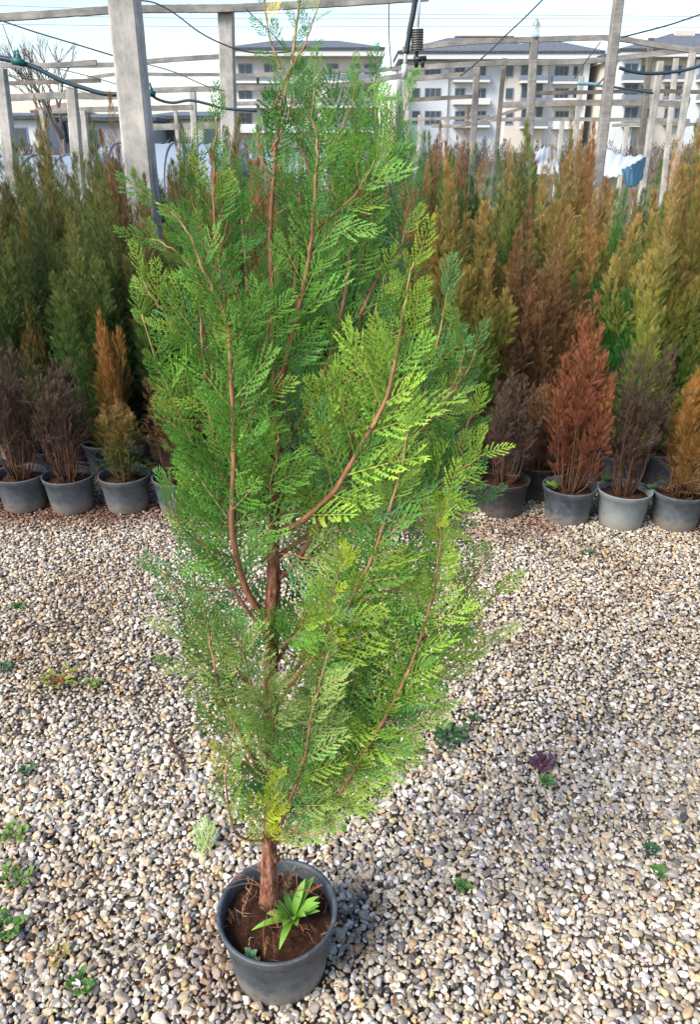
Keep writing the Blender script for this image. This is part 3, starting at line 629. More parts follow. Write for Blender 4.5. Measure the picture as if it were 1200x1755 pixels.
# fallen sprig and stick
m = MB(); p = ground_at(346, 1470, .022); q = ground_at(344, 1392, .05)
for k, dx in enumerate((0, .012, -.012)):
    place_frond(m, FR[k], p + np.array([dx * .4, .01 * k, 0]), (q - p) + np.array([dx * 2, 0, .01 * k]), np.array([0, -.5, 1.]), .105 - .02 * k, lin(140, 176, 92), lin(190, 214, 140))
tag(m.build('fallen_sprig', M['foliage'], None, p), 'pale lime green fallen cypress sprig on gravel left of the foreground pot', 'sprig')
m = MB(); P = smooth_path([ground_at(290, 1268, .012), ground_at(305, 1292, .02), ground_at(318, 1326, .014)], 12); V, Fl = tube(P, np.linspace(.004, .003, 12), 7); m.add(V, Fl, lin(84, 56, 46))
tag(m.build('stick', M['twig'], None, P[0]), 'short brown stick lying on the gravel left of the foreground conifer', 'stick')
m = MB(); P = smooth_path([ground_at(1078, 1092, .012), ground_at(1130, 1086, .016), ground_at(1196, 1118, .012)], 14); V, Fl = tube(P, .0016, 5); m.add(V, Fl, lin(170, 156, 136))
tag(m.build('dry_stalk', M['twig'], None, P[0]), 'thin pale dry stalk lying on the gravel at the right edge', 'stalk')

nl = MB()
for k in range(420):
    y = rng.uniform(.6, 3.3); x = rng.uniform(-1, 1) * (.48 * (y * .9045 + .66) + .2)
    if np.hypot(x - TX, y - TY) < .12: continue
    if rng.random() < .35: x, y = TX + rng.normal(0, .16), TY + rng.normal(0, .16)
    if np.hypot(x - TX, y - TY) < .125: continue
    p = np.array([x, y, .012 + rng.uniform(0, .004)]); a = rng.uniform(0, 6.28); l = rng.uniform(.008, .034); d = np.array([math.cos(a), math.sin(a), rng.uniform(-.1, .1)])
    c = lin(*[(130, 92, 62), (96, 62, 46), (164, 132, 96), (110, 104, 60)][rng.integers(0, 4)])
    if k % 3: V, Fl = tube(smooth_path([p, p + d * l * .5 + rng.normal(0, .002, 3), p + d * l], 5), rng.uniform(.0005, .0011), 4); nl.add(V, Fl, c)
    else: leaf(nl, p, d, l * .7, l * .28, c * .8, c, .15)
tag(nl.build('needle_litter', M['weed']), 'brown fallen needles and leaf bits on the gravel', kind='stuff')
# ------------------------------------------------------------------ the nursery stock behind
def C2(a, b): return (lin(*a), lin(*b))
PAL = {  # (low base, low tip), (high base, high tip)
 'green': (C2((38, 84, 36), (80, 130, 56)), C2((88, 100, 46), (152, 142, 78))),
 'dark': (C2((32, 68, 40), (66, 108, 62)), C2((74, 92, 46), (136, 132, 72))),
 'olive': (C2((44, 80, 34), (88, 120, 52)), C2((108, 98, 46), (170, 144, 84))),
 'gold': (C2((44, 104, 34), (98, 150, 54)), C2((140, 108, 54), (194, 148, 88))),
 'lime': (C2((86, 134, 38), (158, 184, 72)), C2((166, 134, 72), (216, 176, 118))),
 'emerald': (C2((14, 92, 42), (48, 140, 62)), C2((54, 104, 44), (122, 138, 64))),
 'rust': (C2((92, 50, 36), (138, 80, 54)), C2((146, 86, 54), (204, 136, 92))),
 'brown': (C2((66, 52, 38), (106, 82, 56)), C2((116, 84, 52), (170, 128, 82))),
 'grey': (C2((56, 42, 40), (92, 72, 66)), C2((78, 62, 50), (128, 104, 82))),
 'orange': (C2((100, 80, 38), (148, 112, 56)), C2((156, 108, 46), (208, 154, 82))),
 'mixed': (C2((52, 80, 34), (96, 120, 52)), C2((138, 100, 54), (192, 144, 88))),
}
SPR = [frond_proto(80 + q, 4, .40, sub=False, wd=.055, a0=40, a1=26, ridge=False) for q in range(4)]
def batch(mb, r, p, d, L, c0, c1, wide):
    """many sprigs at once: p, d, L, colours are arrays"""
    d = nrm(d); nv = r.normal(size=d.shape); nv = nrm(nv - d * (nv * d).sum(1, keepdims=True)); x = np.cross(d, nv); k = r.integers(0, 4, len(p))
    for q in range(4):
        V, Fc, T = SPR[q]; m = k == q; n = int(m.sum())
        if not n: continue
        P = (V[None, :, :1] * wide * x[m][:, None] + V[None, :, 1:2] * d[m][:, None] + V[None, :, 2:3] * nv[m][:, None]) * L[m][:, None, None] + p[m][:, None]
        t = np.clip(T, 0, 1)[None, :, None]; C = c0[m][:, None] * (1 - t) + c1[m][:, None] * t
        mb.add(P.reshape(-1, 3), (Fc[None] + (np.arange(n) * len(V))[:, None, None]).reshape(-1, 3), C.reshape(-1, 3))
def shrub_mesh(seed, H_, rad, plumes, pal, fill=1.0, bare=0.0, spires=4, taper=1.0):
    """an upright bushy conifer: flame-shaped plumes of fine sprigs around a few stems"""
    r = np.random.default_rng(seed); fo = MB(); st = MB(); (l0, l1), (h0, h1) = PAL[pal]; z0 = .15; sp = r.uniform(-1, 1, 3)
    for k in range(plumes):
        u = (k + r.uniform(-.4, .4)) / plumes; a = k * 2.4 + r.uniform(-.5, .5)
        if k >= plumes - spires:                     # leading spires
            q = k - (plumes - spires); rr = rad * .35 * (0 if q == 0 else r.uniform(.4, 1.2)); top = H_ * (1 if q == 0 else r.uniform(.80, .96)); ln = H_ * r.uniform(.32, .48); R_ = .027 * r.uniform(.8, 1.2)
        else:
            zb = z0 + bare * .05 + (H_ * .62 - z0) * max(0, u) ** .9; prof = (1 - (zb / H_) ** 2.2 * taper) * (.72 + .28 * min(1, (zb - z0) / .2)); rr = rad * prof * r.uniform(.45, 1.05)
            ln = r.uniform(.22, .40) * min(1, H_ + .25); top = min(H_ * .93, zb + ln); R_ = .043 * r.uniform(.75, 1.25)
        zb = max(z0, top - ln); ca, sa_ = math.cos(a), math.sin(a)
        b = np.array([ca * rr * .80, sa_ * rr * .80, zb]); t = np.array([ca * rr * 1.0 + r.normal(0, .018), sa_ * rr * 1.0 + r.normal(0, .018), top]); bend = r.normal(0, .018, 3) * [1, 1, 0]
        n = int(330 * fill * ln / .3 * (R_ / .04)); v = r.random(n) ** .85
        ax_ = b + (t - b) * v[:, None] + bend * (np.sin(np.pi * v))[:, None]
        shape = np.clip(np.minimum(v / .28, 1) ** .6 * (1 - v ** 2.2) ** .8, .04, 1) * R_
        az = r.uniform(0, 2 * np.pi, n); ro = np.stack([np.cos(az), np.sin(az), np.zeros(n)], 1); rad_ = shape * np.sqrt(r.random(n))
        p = ax_ + ro * rad_[:, None]; e = R(12) + R(34) * (rad_ / R_) + r.normal(0, .16, n)
        d = nrm(t - b) * np.cos(e)[:, None] + ro * np.sin(e)[:, None] + r.normal(0, .10, (n, 3))
        L = r.uniform(.026, .05, n) * (1.1 - .45 * v)
        g_ = np.clip((p[:, 2] - z0) / (H_ - z0) * 1.05 - .12 + .20 * (v - .4) + r.normal(0, .12) + r.normal(0, .06, n), 0, 1)[:, None]
        vv = r.uniform(.84, 1.16) * r.uniform(.86, 1.12, n)[:, None]
        batch(fo, r, p, d, L, (l0 + (h0 - l0) * g_) * vv, (l1 + (h1 - l1) * g_) * vv, 1.0)
        foot = np.array([ca * .025, sa_ * .025, z0 - .02]); Q = smooth_path([foot, (foot + b) / 2 + np.array([ca, sa_, 0]) * rr * .15, b, (b + t) / 2 + bend], 14)
        V, Fl = tube(Q, np.linspace(.0042, .0012, 14), 5); st.add(V, Fl, lin(92, 66, 48))
    if bare:           # brittle dead twigs near the pot
        for k in range(int(150 * bare)):
            a = r.uniform(0, 6.28); e = r.uniform(.0, 1.2); p = np.array([r.normal(0, .035), r.normal(0, .035), z0 + r.uniform(0, H_ * .5)])
            d = np.array([math.cos(a) * math.cos(e), math.sin(a) * math.cos(e), math.sin(e)]); L = r.uniform(.05, .14)
            place_frond(fo, FRB[r.integers(0, 3)], p, d, r.normal(size=3), L, l0, l1 * 1.15, .9)
    fm = fo.mesh('foliage'); fm.materials.append(M['shrub']); sm = st.mesh('stem'); sm.materials.append(M['twig'])
    return fm, sm
SH = {}
def shrub_kind(key, *a, **k): SH[key] = shrub_mesh(*a, **k)
for q, pal in enumerate(['green', 'dark', 'olive', 'gold', 'lime', 'emerald', 'brown', 'rust', 'mixed']):
    shrub_kind('tall_' + pal, 100 + q, 1.36, .155, 34, pal, 1.0, 0, 5)
    if pal in ('green', 'olive', 'gold', 'dark', 'brown', 'mixed'): shrub_kind('alt_' + pal, 150 + q, 1.36, .135, 30, pal, 1.0, 0, 3, .8)
shrub_kind('small_grey', 200, .78, .12, 20, 'grey', .30, 1, 6)
shrub_kind('small_brown', 201, .78, .12, 20, 'brown', .30, 1, 5)
shrub_kind('small_rust', 202, 1.0, .125, 24, 'rust', .5, .6, 7)
shrub_kind('small_orange', 203, .80, .125, 22, 'orange', .52, .6, 7)
shrub_kind('small_mixed', 204, .95, .10, 20, 'mixed', .42, 1, 5)
shrub_kind('wispy', 205, 1.7, .075, 22, 'olive', .5, 0, 4)
shrub_kind('wispy_brown', 206, 1.7, .085, 26, 'brown', .7, 0, 5)
def shrub(key, x, y, h, label, pot='pot_mid', group=None, wide=1.0, rot=None):
    base = {'tall': 1.36, 'alt_': 1.36, 'wisp': 1.7}.get(key[:4], {'small_grey': .78, 'small_brown': .78, 'small_rust': 1.0, 'small_orange': .8, 'small_mixed': .95}.get(key, 1))
    fm, sm = SH[key]; o = thing('potted_conifer', label, 'potted shrub', (x, y, 0), group)
    o.rotation_euler.z = rnd.uniform(0, 6.28) if rot is None else rot
    pt = link('pot', PM[pot], o); link('soil', SOIL, pt)
    for nm, me in (('stem', sm), ('foliage', fm)):
        c = link(nm, me, o); c.scale = (wide, wide, 1 + (h / base - 1)); c.location.z = .14 * (1 - c.scale[2])
    return o
GRP_F = 'small potted conifers in the front row'
def rowy(x): return 3.345 - .05 * x
def front(px, py_bottom, key, top_py, label, pot, wide=1.0, dy=0.0):
    p = ground_at(px, py_bottom); y = p[1] + POT_B + dy; x = p[0] * y / p[1]
    h = at(px, top_py, y)[2]; return shrub(key, x, y, max(h, .3), label, pot, GRP_F, wide)
front(-20, 868, 'small_brown', 640, 'brown potted shrub cut off by the left edge of the picture, in the front row', 'pot')
front(47, 881, 'small_grey', 560, 'grey-brown withered shrub in a grey pot, second from the left edge', 'pot_mid', 1.1)
front(128, 884, 'small_grey', 615, 'withered mauve-brown shrub in a wide grey pot, third from the left edge', 'pot_mid', 1.1)
front(222, 883, 'small_mixed', 690, 'low orange-tipped shrub in a grey pot just left of the foreground conifer', 'pot_mid', .95)
front(312, 887, 'small_brown', 640, 'brown shrub whose grey pot is half hidden by the left side of the foreground conifer', 'pot_mid')
for px, k, t in ((402, 'small_brown', 620), (492, 'small_grey', 640), (580, 'small_rust', 640), (668, 'small_brown', 640), (756, 'small_grey', 650)):
    front(px, 890, k, t, 'brown shrub of the front row seen only through gaps in the foreground conifer', 'pot_mid')
front(858, 891, 'small_grey', 640, 'dark withered shrub in a black pot of reddish soil, right beside the foreground conifer', 'pot_black')
front(968, 905, 'small_rust', 505, 'rust-red feathery shrub in a dark grey pot with a green weed', 'pot', 1.05)
front(1060, 912, 'small_grey', 560, 'dark brown withered shrub in the palest grey pot of the front row', 'pot_pale', 1.0)
front(1152, 914, 'small_orange', 628, 'golden orange shrub in a grey pot at the right end of the front row', 'pot_mid', 1.1)
front(1244, 918, 'small_brown', 640, 'brown shrub cut off by the right edge of the picture, in the front row', 'pot')
front(918, 868, 'small_brown', 660, 'brown shrub in a black pot set back between the dark withered and the rust-red one', 'pot_black', .9, .05)
for (x, y), lb, n, c in (((946, 836), 'leafy green weed growing in the pot of the rust-red shrub', 12, G1), ((1042, 826), 'small green weed growing at the left rim of the palest grey pot', 8, G1), ((256, 800), 'dark green weed in the pot of the low orange-tipped shrub', 7, G2), ((1112, 838), 'tiny green weed at the left rim of the golden orange shrub pot', 6, G2)):
    P = ground_at(x, y, .165); weed('pot_weed', lb, tuple(P), n, .05, .022, c[0], c[1], up=.3, el=(.2, 1.0))
# taller stock behind: photo column, top row, depth, kind
TALL = [
 (-30, 380, 3.75, 'tall_green', 'tall dark green conifer at the left edge behind the pots'),
 (38, 490, 3.72, 'small_mixed', 'thin conifer with a golden brown spire behind the second pot from the left'),
 (60, 345, 3.85, 'alt_dark', 'tall dark green conifer behind the golden brown spire on the left'),
 (122, 350, 3.80, 'alt_green', 'tall green column behind the third pot from the left'),
 (170, 530, 3.62, 'small_orange', 'orange-gold conifer spire between dark green columns left of the foreground conifer'),
 (185, 330, 3.95, 'tall_green', 'tall green column right behind the orange-gold spire'),
 (248, 340, 3.85, 'alt_olive', 'tall olive column touching the left side of the foreground conifer'),
 (305, 330, 3.9, 'tall_dark', 'dark column partly behind the left edge of the foreground conifer'),
 (365, 310, 3.85, 'tall_rust', 'rusty brown column showing through the upper left of the foreground conifer'),
 (430, 320, 3.9, 'alt_brown', 'brown column showing through the centre gap of the foreground conifer'),
 (480, 300, 3.85, 'tall_gold', 'golden column behind the upper centre of the foreground conifer'),
 (545, 330, 3.9, 'alt_green', None), (600, 320, 3.85, 'tall_dark', None), (660, 310, 3.9, 'alt_olive', None),
 (715, 300, 3.85, 'tall_mixed', 'bronze column at the right edge of the foreground conifer'),
 (775, 330, 3.75, 'tall_gold', 'tall golden green column right of the foreground conifer'),
 (838, 400, 3.7, 'alt_gold', 'yellow-green column with golden tips behind the dark withered shrub'),
 (905, 390, 3.75, 'tall_brown', 'broad brown column behind the gap left of the rust-red shrub'),
 (950, 420, 3.68, 'alt_brown', 'brown column directly behind the rust-red shrub'),
 (1010, 440, 3.72, 'alt_mixed', 'bronze-tipped column behind the palest grey pot'),
 (1062, 380, 3.72, 'tall_emerald', 'emerald green column between the bronze and the yellow-lime ones'),
 (1150, 290, 3.62, 'tall_lime', 'bright yellow-lime column with peach tips, tallest near the right edge'),
 (1205, 330, 3.68, 'tall_gold', 'golden column at the right edge behind the orange shrub'),
 (1262, 330, 3.75, 'alt_gold', 'golden green column cut off by the right edge'),
]
for px, py, y, key, lb in TALL:
    p = at(px, py, y); hid = lb is None
    shrub(key, p[0], y, p[2] + (.12 if key[:5] != 'small' else 0), lb or 'tall conifer column hidden almost wholly behind the foreground conifer', 'pot_mid', 'tall conifers in the second row' if not hid else 'conifers hidden behind the foreground tree', 1.22 if key[:5] != 'small' else .72)
rows = [(4.22, .255, 0), (4.62, .27, .12), (5.05, .28, .05), (5.55, .30, .15), (6.15, .32, .0), (6.9, .36, .1)]
cn = {}
for ri, (y, sp, off) in enumerate(rows):
    hw = .5 * y * .98 + .25; x = -hw + off
    while x < hw:
        xx = x + rnd.uniform(-.05, .05); yy = y + rnd.uniform(-.07, .07)
        px, _ = proj(np.array([xx, yy, 1.4])); left = px < 420
        ks = (['tall_green', 'alt_green', 'tall_dark', 'alt_dark', 'tall_olive', 'alt_olive', 'alt_olive', 'tall_olive'] if left else
              ['tall_gold', 'alt_gold', 'tall_lime', 'alt_green', 'tall_brown', 'alt_mixed', 'tall_mixed', 'alt_green', 'tall_green', 'tall_lime', 'alt_gold', 'tall_emerald', 'tall_emerald'])
        key = rnd.choice(ks); h = rnd.gauss(1.60 if left else 1.56, .09)
        if 1015 < px < 1130: h = min(h, at(px, 330, yy)[2])
        cn_ = {'green': 'green', 'dark': 'dark green', 'olive': 'olive brown', 'gold': 'golden green', 'brown': 'brown', 'mixed': 'bronze', 'lime': 'yellow-green', 'rust': 'rusty', 'emerald': 'emerald green'}[key.split('_')[1]]
        sd_ = 'left of the foreground conifer' if px < 240 else ('right of the foreground conifer' if px > 735 else 'behind the foreground conifer')
        rw = ['third', 'fourth', 'fifth', 'sixth', 'seventh', 'last'][ri]
        shrub(key, xx, yy, h, f'{cn_} conifer column in the {rw} row {sd_}', 'pot_mid', f'{cn_} conifer columns in the {rw} row {sd_}', 1.28)
        x += sp * rnd.uniform(.88, 1.15)
for px, py, y, key, lb in [
 (182, 160, 4.12, 'wispy_brown', 'tall sparse brown conifer rising in front of the big concrete post'),
 (62, 165, 4.7, 'wispy', 'thin sparse conifer rising above the dark columns at far left'),
 (800, 185, 5.0, 'wispy_brown', 'tall brown conifer spire rising above the row right of the foreground conifer'),
 (752, 215, 5.2, 'wispy_brown', 'tall sparse brown conifer close to the right side of the foreground conifer'),
 (985, 180, 5.3, 'wispy', 'tall sparse olive conifer just left of the slanting grey pole'),
 (700, 230, 5.4, 'wispy_brown', 'sparse brown conifer peeking out by the right upper foliage of the foreground conifer'),
 (1180, 250, 4.2, 'alt_mixed', 'bronze peach tall conifer at the right edge'),
 (1142, 275, 4.6, 'tall_emerald', 'tall green conifer by the blue tarpaulin')]:
    p = at(px, py, y); shrub(key, p[0], y, p[2], lb, 'pot_mid', 'tall conifers rising above the rows', .9)

# ------------------------------------------------------------------ posts, laths, wires
def post(pts, D, wpx, label, m='concrete', name='concrete_post', group=None, flare=1.0, base=True):
    """upright post: photo pixels of its axis at the top and lower down; it runs on down to the ground"""
    t = at(*pts[0], D); b = at(*pts[1], D)
    if base: b = t + (b - t) * ((t[2] + .05) / (t[2] - b[2]))
    dz = (at(pts[1][0], pts[1][1], D)[1] * CT - (at(pts[1][0], pts[1][1], D)[2] - H) * ST); wd = wpx / F * dz
    n = 16; P = t + (b - t) * np.linspace(0, 1, n)[:, None]; V = []
    ch = .18
    prof = np.array([(-1, -1 + ch), (-1 + ch, -1), (1 - ch, -1), (1, -1 + ch), (1, 1 - ch), (1 - ch, 1), (-1 + ch, 1), (-1, 1 - ch)])
    for k in range(n):
        s = wd / 2 * (1 + (flare - 1) * k / n) * (1 + rng.normal(0, .012)); V.append(np.stack([P[k][0] + prof[:, 0] * s, P[k][1] + prof[:, 1] * s, np.full(8, P[k][2])], 1))
    V = np.concatenate(V); i, j = np.meshgrid(np.arange(n - 1), np.arange(8), indexing='ij'); i = i.ravel(); j = j.ravel(); j2 = (j + 1) % 8
    o = MB().add(V, [np.stack([i * 8 + j, i * 8 + j2, (i + 1) * 8 + j2, (i + 1) * 8 + j], 1), np.array([[0, 7, 6, 5, 4, 3, 2, 1]]), np.array([np.arange(8) + (n - 1) * 8])]).build(name, M[m], None, b, smooth=False)
    return tag(o, label, 'post', group)
def lath(pts, D, hpx, label, m='timber', group=None, D2=None, thick=.5):
    """a sawn lath: photo pixels along its axis"""
    k = len(pts); Ds = np.linspace(D, D2 if D2 else D, k); P = np.array([at(x, y, d) for (x, y), d in zip(pts, Ds)])
    n = 12 * (k - 1) + 1; Q = smooth_path(P, n); z = P[0][1] * CT - (P[0][2] - H) * ST; hh = hpx / F * z / 2; th = hh * 2 * thick
    T = nrm(np.gradient(Q, axis=0)); S = nrm(np.cross(T, [0, 0, 1.])); U = np.cross(S, T)
    w_ = hh * (1 + rng.normal(0, .03, n))[:, None]; V = np.stack([Q - S * th - U * w_, Q + S * th - U * w_, Q + S * th + U * w_, Q - S * th + U * w_], 1).reshape(-1, 3)
    i, j = np.meshgrid(np.arange(n - 1), np.arange(4), indexing='ij'); i = i.ravel(); j = j.ravel(); j2 = (j + 1) % 4
    o = MB().add(V, [np.stack([i * 4 + j, i * 4 + j2, (i + 1) * 4 + j2, (i + 1) * 4 + j], 1), np.array([[0, 3, 2, 1]]), np.array([[0, 1, 2, 3]]) + (n - 1) * 4]).build('timber_lath', M[m], None, Q[0], smooth=False)
    return tag(o, label, 'timber lath', group)
def wire(pts, D, wpx, label, m='wire', name='wire', cat='wire', group=None, D2=None):
    k = len(pts); Ds = np.linspace(D, D2 if D2 else D, k); P = np.array([at(x, y, d) for (x, y), d in zip(pts, Ds)])
    Q = smooth_path(P, 10 * (k - 1) + 1); z = P[0][1] * CT - (P[0][2] - H) * ST
    V, Fl = tube(Q, wpx / F * z / 2, 6); return tag(MB().add(V, Fl).build(name, M[m], None, Q[0]), label, cat, group)
GP, GL, GW = 'posts of the shade frame', 'timber laths of the shade frame', 'wires of the shade frame'
post([(211, -20), (243, 310)], 4.45, 44, 'thick weathered concrete post left of the foreground conifer, nearest of all posts', group=GP, flare=1.2)
post([(387, 14), (394, 280)], 7.6, 24, 'concrete post directly behind the upper left of the foreground conifer', group=GP, flare=1.15)
post([(0, 118), (22, 320)], 6.6, 17, 'pale concrete post at the left edge of the picture', group=GP, flare=1.6)
post([(122, 150), (134, 300)], 8.4, 15, 'whitish post pair-mate under the bare tree, between left edge and thick post', group=GP, flare=1.5)
post([(142, 190), (152, 290)], 10.5, 9, 'thin pale post close behind the whitish post under the bare tree', group=GP)
post([(330, 150), (334, 260)], 11.5, 10, 'thin pale post between the thick post and the one behind the conifer', group=GP)
post([(1063, -15), (1032, 245)], 6.6, 15, 'tall slanting grey pole at the right, reaching the top of the picture', 'timber', 'timber_pole', GP, 1.15)
post([(916, 70), (906, 260)], 8.6, 12, 'pale grey pole with a clear cap in front of the centre apartment block', 'timber', 'timber_pole', GP, 1.3)
post([(865, 100), (852, 250)], 9.5, 7, 'thin dark pole in front of the centre apartment block', 'timber_dark', 'timber_pole', GP)
post([(818, 112), (812, 230)], 10, 10, 'weathered split pole just left of the thin dark pole', 'timber', 'timber_pole', GP)
post([(1117, 65), (1100, 250)], 10, 9, 'thin brown pole between the slanting pole and the right edge', 'timber_dark', 'timber_pole', GP)
post([(1133, 105), (1112, 250)], 9, 10, 'whitish pole left of the pair at the right edge', 'concrete', 'concrete_post', GP)
post([(1188, 90), (1165, 240)], 8.5, 10, 'whitish pole nearest the right edge', 'concrete', 'concrete_post', GP)
post([(1160, 100), (1145, 250)], 11.5, 8, 'grey pole between the two whitish ones at the right edge', 'concrete', 'concrete_post', GP)
post([(694, 115), (698, 220)], 9, 9, 'short pale post under the sprinkler hose', 'concrete', 'concrete_post', GP)
post([(997, 130), (986, 245)], 11, 8, 'pale post just left of the slanting grey pole', 'concrete', 'concrete_post', GP)
for k, (x, y, D) in enumerate([(1040, 225, 16), (1076, 222, 17), (1108, 218, 16), (965, 212, 19), (765, 212, 17), (1172, 215, 17), (300, 195, 18), (70, 195, 16), (720, 205, 19)]):
    post([(x, y - 8), (x - (x - 593) * .0107, y + 30)], D, 7 if k % 2 else 6, 'slim whitish post in the far part of the shade frame', 'concrete', 'concrete_post', 'slim far posts of the shade frame')
# laths
lath([(-15, 31), (95, 24), (200, 17), (300, 15), (400, 14), (560, 6), (735, -5)], 7.5, 11, 'long top lath crossing the upper left over the concrete posts', group=GL)
lath([(0, 112), (90, 112), (165, 107)], 6.6, 8, 'short double lath end at far left under the hose', 'timber', GL)
lath([(60, 113), (205, 111)], 6.9, 7, 'lath joining the short double lath to the thick post', 'timber', GL)
lath([(10, 143), (100, 140), (172, 138)], 7.8, 6, 'dark cut lath ending just left of the thick post', 'timber_dark', GL)
lath([(246, 106), (310, 101), (378, 97)], 7.9, 7, 'upper lath between the thick post and the post behind the conifer', group=GL)
lath([(150, 134), (205, 127), (300, 128), (380, 128), (480, 131)], 9, 5, 'thin warped lath, second below the top between the two concrete posts', group=GL)
lath([(260, 155), (330, 153), (400, 151), (560, 148), (690, 130)], 10, 8, 'lath below the hose running behind the conifer to the left apartment block', group=GL)
lath([(10, 168), (100, 164), (170, 165), (240, 163)], 9.5, 10, 'broad pale lath under the bare tree', group=GL)
lath([(90, 190), (150, 188), (250, 186), (330, 184)], 11, 8, 'pale lath just above the distant low houses', group=GL)
lath([(250, 218), (300, 217), (390, 214)], 12, 10, 'broad grey lath above the white tunnel', group=GL)
lath([(395, 178), (480, 176), (560, 172), (700, 168)], 12, 6, 'thin lath crossing behind the upper foliage of the conifer', group=GL)
lath([(400, 132), (480, 126), (560, 122), (650, 120), (700, 114)], 9.5, 6, 'grey lath across the balconies of the left apartment block', group=GL)
lath([(690, 85), (740, 78), (820, 71), (915, 68), (1010, 65), (1060, 66), (1130, 78), (1215, 90)], 8.6, 8, 'long bowed lath along the roofline of the apartment blocks at the right', group=GL)
lath([(690, 118), (780, 112), (860, 108), (980, 106), (1060, 100), (1140, 90), (1200, 84)], 9.3, 8, 'long lath just under the white eaves at the right', group=GL)
lath([(690, 136), (760, 131), (820, 126)], 9.8, 8, 'short brown lath left of the weathered split pole', group=GL)
lath([(690, 172), (760, 168), (820, 165)], 10.3, 6, 'short grey lath below the short brown one', 'timber_dark', GL)
lath([(905, 160), (1010, 158), (1110, 156), (1215, 158)], 9.5, 6, 'dark level lath crossing the slanting pole at mid height', 'timber_dark', GL)
lath([(860, 180), (960, 177), (1060, 176), (1170, 178)], 10.5, 9, 'pale broad lath, lower of the two crossing the slanting pole', group=GL)
lath([(840, 205), (940, 204), (1040, 205), (1160, 206)], 13, 6, 'far grey lath behind the slanting pole', group=GL)
lath([(740, 216), (800, 214), (880, 190), (920, 178)], 11, 5, 'slanting brace lath right of the brown spires', group=GL)
lath([(690, 205), (760, 203), (840, 200)], 14, 5, 'thin far lath above the brown spires', group=GL)
lath([(1050, 215), (1130, 212), (1215, 214)], 14, 5, 'thin far lath at the lower right above the tarpaulin', group=GL)
# wires and hoses
wire([(0, 35), (60, 55), (130, 76), (202, 98)], 6.4, 2.6, 'dark wire slanting down from the left edge to the thick post', 'cable', group=GW)
wire([(100, 118), (150, 130), (205, 146)], 7, 1.6, 'thin wire behind the hose at left', group=GW)
wire([(232, 0), (265, 5), (300, 24), (340, 54), (378, 74), (420, 88), (465, 91), (520, 86)], 7.4, 2.6, 'dark cable looping right from the thick post behind the conifer top', 'cable', group=GW)
wire([(420, 14), (445, 38), (470, 62), (490, 84)], 7.4, 1.8, 'short dark cord behind the conifer tip', 'cable', group=GW)
wire([(245, 108), (300, 124), (350, 146), (385, 156)], 7.5, 2, 'thin wire slanting between the two concrete posts', group=GW)
wire([(667, 0), (667, 60), (671, 118)], 8, 1.8, 'thin hanging cord left of the sprinkler', 'cable', name='cord', cat='cord')
wire([(10, 128), (70, 138), (150, 160)], 8, 1.4, 'thin lower wire at far left', group=GW)
wire([(4, 42), (14, 70), (24, 96)], 4.8, 1.4, 'thin cord holding up the hose at far left', name='cord', cat='cord')
wire([(935, -5), (900, 30), (868, 60), (835, 92), (812, 112), (790, 130)], 8, 2.8, 'dark rope slanting down across the roof of the centre apartment block', 'cable', name='rope', cat='rope')
wire([(1215, 20), (1150, 42), (1090, 58), (1066, 64)], 7.2, 2.8, 'dark cable rising to the right edge from the slanting pole', 'cable', group=GW)
wire([(1030, 72), (1005, 105), (985, 135)], 8, 2, 'short dark cord left of the slanting pole', 'cable', name='cord', cat='cord')
wire([(-20, 97), (20, 104), (60, 116), (100, 136), (140, 150), (175, 160), (205, 162)], 4.7, 8.5, 'thick black hose sagging from the left edge to the thick post', 'hose', 'hose', 'hose')
wire([(-20, 92), (25, 101), (70, 116)], 4.75, 3, 'thin black hose lying along the thick one at far left', 'hose', 'hose', 'hose')
wire([(252, 156), (270, 170), (295, 176), (325, 172), (355, 178), (385, 186), (440, 190)], 5.2, 5, 'black hose sagging right from the thick post', 'hose', 'hose', 'hose')
wire([(1062, 116), (1085, 123), (1115, 126), (1150, 124), (1180, 119), (1215, 108)], 7, 6, 'dark blue hose sagging to the right edge', 'hose', 'hose', 'hose')
wire([(990, 143), (1012, 144), (1035, 147)], 7.5, 6, 'pale blue hose end left of the slanting pole', 'bluehose', 'hose', 'hose')
wire([(1035, 147), (1070, 152), (1120, 160)], 7.5, 4, 'dark hose running right from the pale blue hose end', 'hose', 'hose', 'hose')
wire([(1022, 148), (1032, 138), (1040, 128)], 7.4, 3, 'short bent hose piece at the slanting pole', 'hose', 'hose', 'hose')
for k, (a, b_) in enumerate([((24, 32), (31, 34)), ((40, 46), (44, 48)), ((6, 22), (28, 30))]):
    wire([(-100, a[0]), (400, a[1]), (800, (a[1] + b_[0]) / 2), (1400, b_[1])], 70, .9, 'faint power line in the sky, ' + ['uppermost', 'lowest', 'middle'][k], 'powerline', 'power_line', 'power line', 'power lines in the sky')
# hose clips (teal ties)
for (x, y), lb in (((30, 103), 'teal plastic tie on the thick hose at far left'), ((256, 157), 'teal plastic tie on the hose right of the thick post')):
    p = at(x, y, 4.68 if x < 100 else 5.15); o = thing('hose_tie', lb, 'hose tie', tuple(p))
    V, Fl = tube(np.array([[-.03, 0, -.004], [.0, 0, -.006], [.03, 0, -.016]]) + p, [.018, .02, .018], 10); MB().add(V, Fl).build('band', M['clip'], o, p)
    V, Fl = tube(np.array([[-.016, 0, .008], [-.01, 0, .04], [.004, 0, .044], [.016, 0, .004]]) + p, [.006, .007, .007, .006], 8); MB().add(V, Fl).build('knot', M['clip'], o, p)
